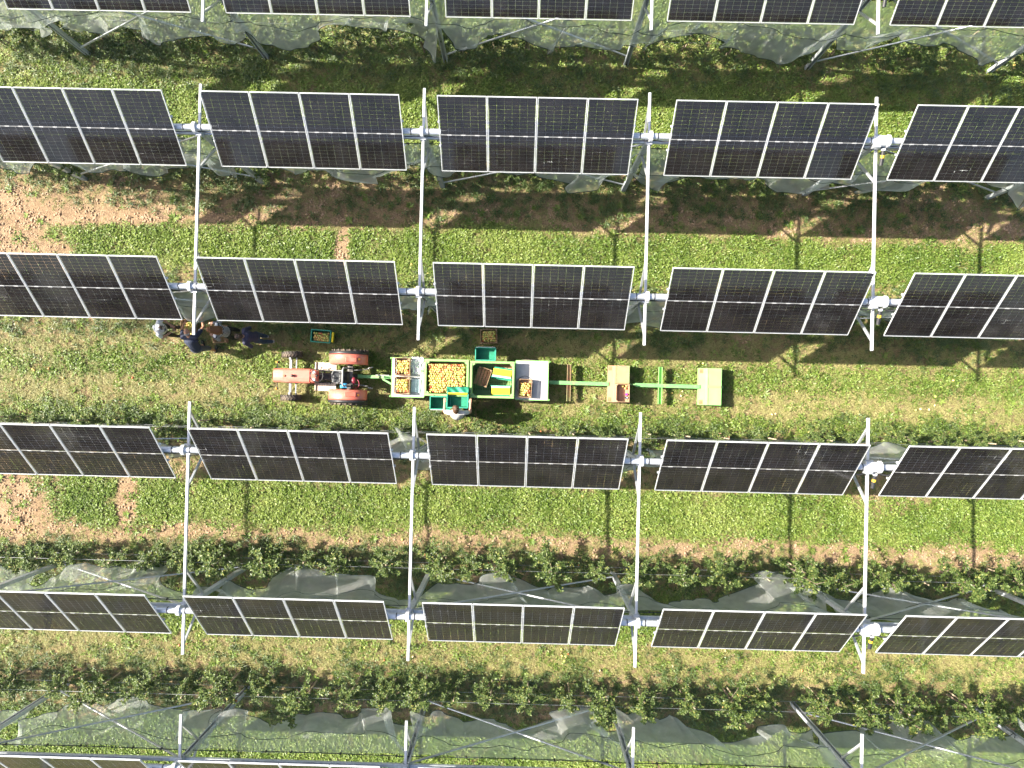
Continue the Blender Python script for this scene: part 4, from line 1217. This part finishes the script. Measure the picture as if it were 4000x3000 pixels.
# ------------------------------------------------------------------ crates on the ground
def plastic_crate(label, cx, cy, z, w, d, h, rz=0.0):
    c = thing('plastic_crate', label, 'crate', (cx, cy, z), rz, 'plastic crates on the grass')
    for s in (-1, 1):
        MB().box((0, s * (d / 2 - .008), h / 2), (w, .014, h), bev=.003).build('wall', M['rim'], c)
        MB().box((s * (w / 2 - .008), 0, h / 2), (.014, d - .032, h), bev=.003).build('wall', M['rim'], c)
    MB().box((0, 0, .01), (w - .04, d - .04, .014)).build('base', M['rim'], c)
    mb = MB()
    for s in (-1, 1):
        mb.box((0, s * (d / 2), h - .012), (w + .03, .03, .022), bev=.004); mb.box((s * (w / 2), 0, h - .012), (.03, d - .034, .022), bev=.004)
    mb.build('rim', M['rim'], c)
    return c
plastic_crate('green plastic crate full of apples on the grass beside the tractor', -6.05, 1.50, .0, .58, .36, .26, R(-3))
load_apples(-6.05, 1.50, .53, .31, .02, .24, R(-3), 16, 'apple in the green crate beside the tractor', 'crate_apples', 'apples filling the green crate beside the tractor', 'apples in crates', layers=3)
yb = MB().box((0, 0, .13), (.05, .30, .24), (0, R(6), 0), bev=.006).build('yellow_board', M['yellow'], None, (-5.705, 1.475, .01), (0, 0, R(-5))); tag(yb, 'yellow board leaning on the green crate beside the tractor', 'board')
wood_crate('wooden crate of apples on the grass near the bin of crates', -1.01, 1.62, .0, .52, .42, .25, R(3))
load_apples(-1.01, 1.62, .45, .36, .015, .225, R(3), 16, 'apple in the wooden crate on the grass near the bins', 'crate_apples', 'apples filling the wooden crate on the grass near the bins', 'apples in crates', layers=3)
wood_crate('wooden crate of apples between two pickers', -10.08, 1.66, .0, .44, .50, .25, R(0))
load_apples(-10.08, 1.66, .37, .43, .015, .225, 0, 16, 'apple in the crate between the white-shirted and bald pickers', 'crate_apples', 'apples filling the crate between two pickers', 'apples in crates', layers=3)
wood_crate('empty wooden crate in front of the picker in the striped top', -9.12, 1.50, .0, .42, .52, .25, R(5))
wood_crate('wooden crate of red apples half under the panels opposite the pickers', 6.03, -1.33, .0, .44, .42, .25, R(-3))
load_apples(6.03, -1.33, .37, .35, .015, .225, R(-3), 12, 'apple in the crate half under the panels opposite the pickers', 'crate_apples', 'apples filling the crate half under the panels', 'apples in crates', layers=3)

# ------------------------------------------------------------------ windfall apples
M['rotten'] = mat('pale_apple_flesh', (.70, .56, .30), .6, 0, .25, 40)
mb = MB(); apple_into(mb, (0, 0, .02), 1.0, 9)
mb.v = [(x, y, z if z < .030 else .030 + (z - .030) * .25) for x, y, z in mb.v]
bruised_me = mb.mesh('apple', [M['rotten']])
FALLEN = [(-14.86, 0.31, 'a'), (-14.81, 0.27, 'a'), (-14.37, 0.34, 'a'), (-15.47, -0.02, 'a'), (-13.92, 0.06, 'a'), (-12.28, 0.0, 'cut'), (-11.8, 0.12, 'a'), (-11.22, 0.05, 'a'), (-7.68, 1.17, 'cut'), (-15.02, -1.31, 'a'), (-3.41, 3.75, 'a'), (1.54, 0.63, 'a'), (3.55, -0.29, 'cut'), (3.49, -0.33, 'cut'), (2.56, -0.56, 'a'), (-0.04, -1.09, 'a'), (0.62, -1.21, 'a'), (1.49, -1.19, 'a'), (-3.49, -1.22, 'a'), (-3.49, -1.56, 'a'), (1.93, -3.12, 'a'), (5.33, 0.99, 'cut'), (5.46, 0.96, 'a'), (4.54, 0.05, 'a'), (4.84, 0.11, 'cut'), (4.81, -0.04, 'cut'), (7.57, -0.51, 'cut'), (7.67, -0.51, 'cut'), (8.29, 0.19, 'a'), (12.43, 0.13, 'a'), (11.85, -0.29, 'a'), (11.99, -0.25, 'cut'), (12.24, -0.27, 'cut'), (12.43, -0.14, 'cut'), (12.95, 0.63, 'a'), (9.11, -1.3, 'a'), (12.68, -3.23, 'a'), (-15.32, -4.58, 'a'), (-14.81, -4.57, 'a'), (-13.82, -5.06, 'a'), (-11.06, -4.38, 'a'), (-9.92, -7.87, 'a'), (-10.15, -7.93, 'a'), (-11.86, -7.84, 'cut'), (-9.54, -7.61, 'a'), (-12.9, -4.84, 'a'), (-4.81, -4.65, 'a'), (-3.48, -4.57, 'a'), (-4.61, -7.6, 'a'), (-4.53, -7.84, 'a'), (-3.93, -8.2, 'a'), (-3.49, -8.41, 'a'), (-3.06, -8.09, 'cut'), (1.4, -7.73, 'a'), (1.42, -7.92, 'a'), (1.53, -7.95, 'a'), (1.6, -7.86, 'a'), (1.49, -8.09, 'a'), (-1.23, -8.51, 'a'), (-0.44, -8.8, 'a'), (-4.1, -8.85, 'a'), (4.75, -8.12, 'cut'), (3.87, -4.06, 'a'), (2.55, -8.33, 'cut'), (6.31, -7.64, 'a'), (9.46, -8.2, 'a'), (8.61, -8.17, 'a'), (4.76, -8.13, 'cut'), (5.8, -5.06, 'a'), (12.69, -3.21, 'a'), (13.69, 5.25, 'a'), (10.66, 8.88, 'a'), (-9.25, 5.63, 'a')]
for (x, y, kind) in FALLEN:
    row = 'in the tractor lane' if -1.5 < y < 1.6 else ("on the grass past the rows opposite the pickers" if y < -6 else ('on the grass between rows opposite the pickers' if y < 0 else "on the grass between rows on the pickers' side"))
    if kind == 'cut':
        # halved white-fleshed apples and a leaf
        o = single_apple(x, y, .034, 'pale rotting windfall apple ' + row, 'windfall apples'); o.data = bruised_me
    else:
        single_apple(x, y, .034, 'whole windfall apple ' + row, 'windfall apples')
print('single apples', N_SINGLE[0])
# ------------------------------------------------------------------ people
def cap_into(mb, p0, p1, r0, r1, n=12):
    """tapered capsule between two joints"""
    p0, p1 = Vector(p0), Vector(p1)
    mb.ball(p0, r0, n, 8); mb.ball(p1, r1, n, 8)
    mb.cyl(p0, p1, r0, r1, n)
def fuse(name, mb, mats, voxel, smooth, parent):
    """one continuous surface from overlapping volumes"""
    tmp = bpy.data.objects.new('tmp', mb.mesh('tmp', mats)); COL.objects.link(tmp)
    md = tmp.modifiers.new('r', 'REMESH'); md.mode = 'VOXEL'; md.voxel_size = voxel; md.use_smooth_shade = True
    ms = tmp.modifiers.new('s', 'SMOOTH'); ms.factor = .5; ms.iterations = smooth
    dg = bpy.context.evaluated_depsgraph_get(); dg.update()
    me = bpy.data.meshes.new_from_object(tmp.evaluated_get(dg)); me.name = name
    old = tmp.data
    bpy.data.objects.remove(tmp, do_unlink=True); bpy.data.meshes.remove(old)
    me.materials.clear()
    for m_ in (mats if isinstance(mats, (list, tuple)) else [mats]): me.materials.append(m_)
    me.polygons.foreach_set('use_smooth', [True] * len(me.polygons)); me.update()
    o = bpy.data.objects.new(name, me); link(o, parent)
    return o

M['skin'] = mat('skin', (.50, .275, .185), .5, 0, .08, 20)
M['skin_tan'] = mat('skin_tanned', (.42, .22, .14), .5, 0, .08, 20)
M['eye'] = mat('eye', (.05, .035, .03), .2, 0, .05, 20)
M['hair_brown'] = mat('brown_hair', (.085, .045, .026), .5, 0, .4, 60, .5)
M['hair_dark'] = mat('dark_hair', (.040, .024, .018), .45, 0, .4, 60, .5)
M['hair_red'] = mat('auburn_hair', (.20, .080, .030), .5, 0, .4, 60, .5)
M['hair_grey'] = mat('grey_hair', (.33, .31, .29), .6, 0, .25, 60, .4)
M['navy'] = mat('navy_cotton', (.030, .038, .070), .85, 0, .15, 12, .15)
M['hoodie'] = mat('navy_purple_hoodie', (.040, .040, .078), .85, 0, .2, 8, .2)
M['jeans'] = mat('blue_jeans', (.035, .055, .095), .85, 0, .25, 10, .2)
M['shorts'] = mat('grey_work_trousers', (.085, .09, .10), .85, 0, .2, 10, .2)
M['dark'] = mat('black_trousers', (.018, .018, .022), .85, 0, .2, 10, .1)
M['shoe'] = mat('dark_shoe', (.03, .03, .035), .7, 0, .2, 12)
M['shoe_white'] = mat('pale_shoe', (.45, .45, .45), .7, 0, .1, 12)
M['greytee'] = mat('light_grey_tee', (.50, .49, .48), .85, 0, .06, 8, .15)
M['capgrey'] = mat('pale_grey_cap', (.52, .54, .57), .8, 0, .08, 12, .1)
# white tee with a dark mottled print on the chest
m, nt, b, out = new_mat('white_tee_print')
tc = nt.nodes.new('ShaderNodeTexCoord'); sp = nt.nodes.new('ShaderNodeSeparateXYZ'); nt.links.new(tc.outputs['Object'], sp.inputs[0])
n = noise_node(nt, 16, 4, .7)
def mth(op, a_, b_=None):
    q = nt.nodes.new('ShaderNodeMath'); q.operation = op
    for i_, s_ in enumerate((a_, b_)):
        if s_ is None: continue
        if hasattr(s_, 'links'): nt.links.new(s_, q.inputs[i_])
        else: q.inputs[i_].default_value = s_
    return q.outputs[0]
dx = mth('DIVIDE', sp.outputs[0], .10); dz = mth('DIVIDE', mth('SUBTRACT', sp.outputs[2], 1.23), .11)
ins = mth('LESS_THAN', mth('ADD', mth('MULTIPLY', dx, dx), mth('MULTIPLY', dz, dz)), 1.0)
front = mth('GREATER_THAN', sp.outputs[1], .02)
blot = mth('GREATER_THAN', n.outputs['Fac'], .47)
mk = mth('MULTIPLY', mth('MULTIPLY', ins, front), blot)
mx = nt.nodes.new('ShaderNodeMix'); mx.data_type = 'RGBA'; nt.links.new(mk, mx.inputs[0]); mx.inputs[6].default_value = (.70, .71, .74, 1); mx.inputs[7].default_value = (.045, .06, .10, 1)
nt.links.new(mx.outputs[2], b.inputs['Base Color']); b.inputs['Roughness'].default_value = .85
M['tee_print'] = m
# navy top with white stripes
m, nt, b, out = new_mat('striped_top')
tc = nt.nodes.new('ShaderNodeTexCoord'); wv = nt.nodes.new('ShaderNodeTexWave'); wv.wave_type = 'BANDS'; wv.bands_direction = 'Z'
wv.inputs['Scale'].default_value = 5.2; wv.inputs['Distortion'].default_value = 1.0; wv.inputs['Detail'].default_value = 1
nt.links.new(tc.outputs['Object'], wv.inputs[0])
r = ramp(nt, wv.outputs['Fac'], [(.68, (.045, .047, .070)), (.74, (.72, .72, .74))])
nt.links.new(r.outputs[0], b.inputs['Base Color']); b.inputs['Roughness'].default_value = .85
M['stripes'] = m

def person(label, loc, rz, pose, shirt, legs, shoe, hair, hairmat, skin='skin', sleeves='short', short_legs=False, extra=None, scale=1.0):
    """local frame: +Y is where the person faces, +X the right hand side"""
    p = thing('person', label, 'person', loc, rz, None)
    p.scale = (scale,) * 3
    lean, hl = pose.get('lean', .1), pose.get('head', .4)
    side = pose.get('side', 0)
    pel = Vector((0, pose.get('hip_y', 0), .93))
    up = Vector((side, math.sin(lean), math.cos(lean))).normalized()
    chest = pel + up * .36; nb = pel + up * .53
    hd = nb + Vector((side * .5, math.sin(hl), math.cos(hl))).normalized() * .17
    sh = {s: nb + Vector((s * .185, 0, -.03)) for s in (-1, 1)}
    # --- body
    b = MB()
    b.ball(pel, (.155, .115, .12), 14, 10); cap_into(b, pel + up * .08, chest, .135, .150)
    b.ball(chest, (.175, .125, .17), 14, 10); cap_into(b, nb - up * .02, hd, .062, .058)
    hq = Vector((0, 0, 1)).rotation_difference(Vector((0, math.sin(hl), math.cos(hl)))).to_matrix()
    b.ball(hd, (.076, .096, .115), 16, 12, rot=hq)
    b.ball(hd + hq @ Vector((0, .035, -.06)), (.055, .062, .062), 12, 8, rot=hq)
    cap_into(b, hd + hq @ Vector((0, .092, .008)), hd + hq @ Vector((0, .112, -.026)), .010, .015, 8)      # nose
    b.ball(hd + hq @ Vector((0, .092, -.058)), (.026, .012, .010), 8, 6, rot=hq)                              # mouth
    for s in (-1, 1): b.ball(hd + hq @ Vector((s * .078, -.002, -.012)), (.012, .022, .034), 8, 6, rot=hq)    # ears
    arms = pose['arms']
    for s in (-1, 1):
        el, wr = (Vector(q) for q in arms[s])
        cap_into(b, sh[s], el, .050, .040); cap_into(b, el, wr, .040, .027)
        d = (wr - el).normalized()
        gd = Vector(pose.get('grip', {}).get(s, d)).normalized()
        sd = gd.cross(Vector((0, 0, 1)))
        sd = sd.normalized() if sd.length > .1 else Vector((1, 0, 0))
        palm = wr + gd * .055
        for k in (-1.2, 0, 1.2): cap_into(b, wr + sd * k * .012, palm + sd * k * .018 + gd * .02, .016, .014, 8)
        dn = sd.cross(gd)
        if dn.z > 0: dn = -dn
        for k, fl in enumerate((.062, .072, .068, .052)):
            q0 = palm + gd * .03 + sd * ((k - 1.5) * .019)
            q1 = q0 + (gd * .85 + dn * .5).normalized() * fl * .55
            q2 = q1 + (gd * .35 + dn * .95).normalized() * fl * .5
            cap_into(b, q0, q1, .0095, .009, 8); cap_into(b, q1, q2, .009, .008, 8)
        tb = wr + gd * .03 - sd * (s * .028)
        t1 = tb + (gd * .5 - sd * s * .8 + dn * .35).normalized() * .035
        cap_into(b, tb, t1, .013, .011, 8); cap_into(b, t1, t1 + (gd * .8 + dn * .4).normalized() * .03, .011, .009, 8)
    feet = pose['feet']
    J = {}
    for s in (-1, 1):
        hip = pel + Vector((s * .09, 0, -.03)); an = Vector(feet[s][0]); toe = Vector(feet[s][1])
        kn = Vector(feet[s][2]) if len(feet[s]) > 2 else (hip + an) / 2 + Vector((s * .02, .05, .0))
        J[s] = (hip, kn, an, toe)
        cap_into(b, hip, kn, .080, .055); cap_into(b, kn, an, .055, .036); cap_into(b, an, toe, .035, .028)
    body = fuse('body', b, M[skin], .0085, 3, p)
    for s in (-1, 1):
        MB().ball(hd + hq @ Vector((s * .031, .088, .002)), .0115, 8, 6).build('eye', M['eye'], body)
    # --- clothes
    c = MB()
    c.ball(pel + up * .03, (.168, .130, .12), 14, 10); cap_into(c, pel + up * .08, chest, .152, .168); c.ball(chest, (.195, .143, .185), 14, 10)
    cap_into(c, sh[-1] * .75 + nb * .25, sh[1] * .75 + nb * .25, .070, .070)
    for s in (-1, 1):
        el, wr = (Vector(q) for q in arms[s])
        if sleeves == 'short': cap_into(c, sh[s], sh[s].lerp(el, .62), .068, .062)
        else:
            cap_into(c, sh[s], el, .070, .058); cap_into(c, el, el.lerp(wr, .88), .058, .044)
    if extra == 'hood':
        c.ball(nb + Vector((0, -.11, .0)), (.12, .075, .09), 12, 8)
    fuse('shirt', c, M[shirt], .013, 5, p)
    l = MB()
    l.ball(pel + Vector((0, 0, -.03)), (.170, .132, .12), 14, 10)
    for s in (-1, 1):
        hip, kn, an, toe = J[s]
        cap_into(l, hip, kn, .096, .074)
        if short_legs: cap_into(l, kn, kn.lerp(an, .12), .074, .072)
        else: cap_into(l, kn, kn.lerp(an, .93), .072, .056)
    fuse('trousers', l, M[legs], .013, 4, p)
    for s in (-1, 1):
        hip, kn, an, toe = J[s]
        sm_ = MB(); cap_into(sm_, an + Vector((0, -.02, -.012)), toe + Vector((0, 0, .004)), .046, .040)
        sm_.box(((an.x + toe.x) / 2, (an.y + toe.y) / 2, .02), (.085, .24, .035), (0, 0, math.atan2(-(toe - an).x, (toe - an).y)))
        fuse('shoe', sm_, M[shoe], .010, 3, p)
    # --- hair
    h = MB(); rd = random.Random(len(label))
    if hair == 'bald':
        for k in range(15):
            a = R(-15 - 150 * k / 14)
            h.ball(hd + hq @ Vector((.074 * math.cos(a), .090 * math.sin(a) - .002, -.035 + .008 * math.sin(k))), (.018, .018, .030), 8, 6, rot=hq)
    else:
        h.ball(hd + hq @ Vector((0, -.018, .028)), (.088, .100, .102), 14, 10, rot=hq)
        h.ball(hd + hq @ Vector((0, -.045, -.02)), (.080, .070, .095), 12, 8, rot=hq)
        for k in range(26):
            a, e = rd.uniform(0, 6.28), rd.uniform(.2, 1.5)
            q = Vector((.086 * math.cos(a) * math.cos(e), -.018 + .098 * math.sin(a) * math.cos(e), .028 + .100 * math.sin(e)))
            h.ball(hd + hq @ q, (.022, .026, .014), 8, 6, rot=hq)
        if hair == 'long':
            for k in range(15):
                a = R(-10 - 160 * k / 14)
                q0 = hd + hq @ Vector((.078 * math.cos(a), .085 * math.sin(a), .0))
                q1 = nb + Vector((.10 * math.cos(a), .075 * math.sin(a) - .04, .04))
                q2 = nb + Vector((.11 * math.cos(a) + rd.uniform(-.02, .02), .07 * math.sin(a) - .10, -.10 + rd.uniform(-.05, .04)))
                cap_into(h, q0, q1, .034, .036, 8); cap_into(h, q1, q2, .036, .016, 8)
        if hair == 'bun':
            h.ball(hd + hq @ Vector((0, -.12, .03)), .05, 10, 8)
    fuse('hair', h, M[hairmat], .009, 2, p)
    if extra == 'cap':
        k = MB()
        k.ball(hd + hq @ Vector((0, -.030, .045)), (.097, .105, .092), 14, 10, rot=hq)
        k.ball(hd + hq @ Vector((0, -.135, .02)), (.075, .075, .014), 12, 8, rot=hq)
        fuse('cap', k, M['capgrey'], .009, 2, p)
    return p

STAND = {-1: ((-.13, 0, .085), (-.15, .14, .045)), 1: ((.13, 0, .085), (.15, .14, .045))}
# five people; facing angle rz: 0 faces +y
person('person in a white printed tee and pale cap holding an apple', (-10.50, 1.55, 0), R(-90),
       dict(lean=.22, head=.75, arms={-1: ((-.27, .10, 1.15), (-.12, .34, 1.16)), 1: ((.28, .10, 1.13), (.08, .35, 1.10))}, feet=STAND),
       'tee_print', 'dark', 'shoe', 'short', 'hair_brown', 'skin', 'short', extra='cap', scale=.97)
person('bald person in a navy tee and grey trousers bending towards the tree', (-9.49, 1.10, 0), R(4),
       dict(lean=.62, head=.85, hip_y=-.10, arms={-1: ((-.30, .50, 1.08), (-.24, .70, .98)), 1: ((.30, .50, 1.08), (.22, .72, .98))},
            feet={-1: ((-.17, .05, .085), (-.20, .19, .045)), 1: ((.19, -.12, .085), (.23, .02, .045))}),
       'navy', 'shorts', 'shoe', 'bald', 'hair_grey', 'skin_tan', 'short', short_legs=True, scale=1.02)
person('person with long auburn hair in a navy and white striped top', (-8.62, 1.51, 0), R(85),
       dict(lean=.22, head=.65, arms={-1: ((-.26, .12, 1.12), (-.16, .33, 1.10)), 1: ((.27, .14, 1.14), (.22, .34, 1.18))}, feet=STAND),
       'stripes', 'dark', 'shoe', 'long', 'hair_red', 'skin', 'long', scale=.97)
person('dark-haired person in a navy hoodie and jeans beside the striped top', (-7.78, 1.38, 0), R(95),
       dict(lean=.30, head=.75, arms={-1: ((-.29, .08, 1.08), (-.14, .28, .98)), 1: ((.28, .10, 1.08), (.12, .30, .98))},
            feet={-1: ((-.09, -.22, .085), (-.10, -.08, .045)), 1: ((.09, -.05, .085), (.10, .09, .045))}),
       'hoodie', 'jeans', 'shoe_white', 'bun', 'hair_dark', 'skin', 'long', extra='hood', scale=.96)
person('brown-haired person in a light grey tee emptying a basket into the bin', (-1.815, -.745, 0), R(0),
       dict(lean=.16, head=.62, arms={-1: ((-.345, .10, 1.15), (-.345, .335, 1.14)), 1: ((.345, .10, 1.15), (.345, .335, 1.14))}, feet=STAND),
       'greytee', 'jeans', 'shoe', 'short', 'hair_brown', 'skin', 'short', scale=1.07)
single_apple(-10.13, 1.49, 1.13, 'red apple held by the person in the white printed tee', 'apples in hands')
single_apple(-8.95, 1.76, 1.13, 'apple held by the person in the striped top', 'apples in hands')

# basket held over the full bin, its open cloth chute hanging over the apples
hb = basket('green picking basket held over the full bin by the grey-shirted person', (-1.815, -.32, .92), 0, yellow=False, w=.60, d=.40)
ch = crumple(22, 12, lambda u, v: ((u - .5) * (.60 + .05 * v), .20 + .20 * v, .285 - .10 * v * v + .035 * math.sin(u * 9 + 2 * v) * v + .02 * math.sin(u * 17 + v * 5) + (.03 * (2 * abs(u - .5)) ** 3)))
co = ch.build('cloth_chute', M['fabric'], hb); co.modifiers.new('thickness', 'SOLIDIFY').thickness = .005
MB().box((0, .205, .318), (.56, .045, .012), (R(12), 0, 0), bev=.004).build('yellow_panel', M['yellow'], hb)
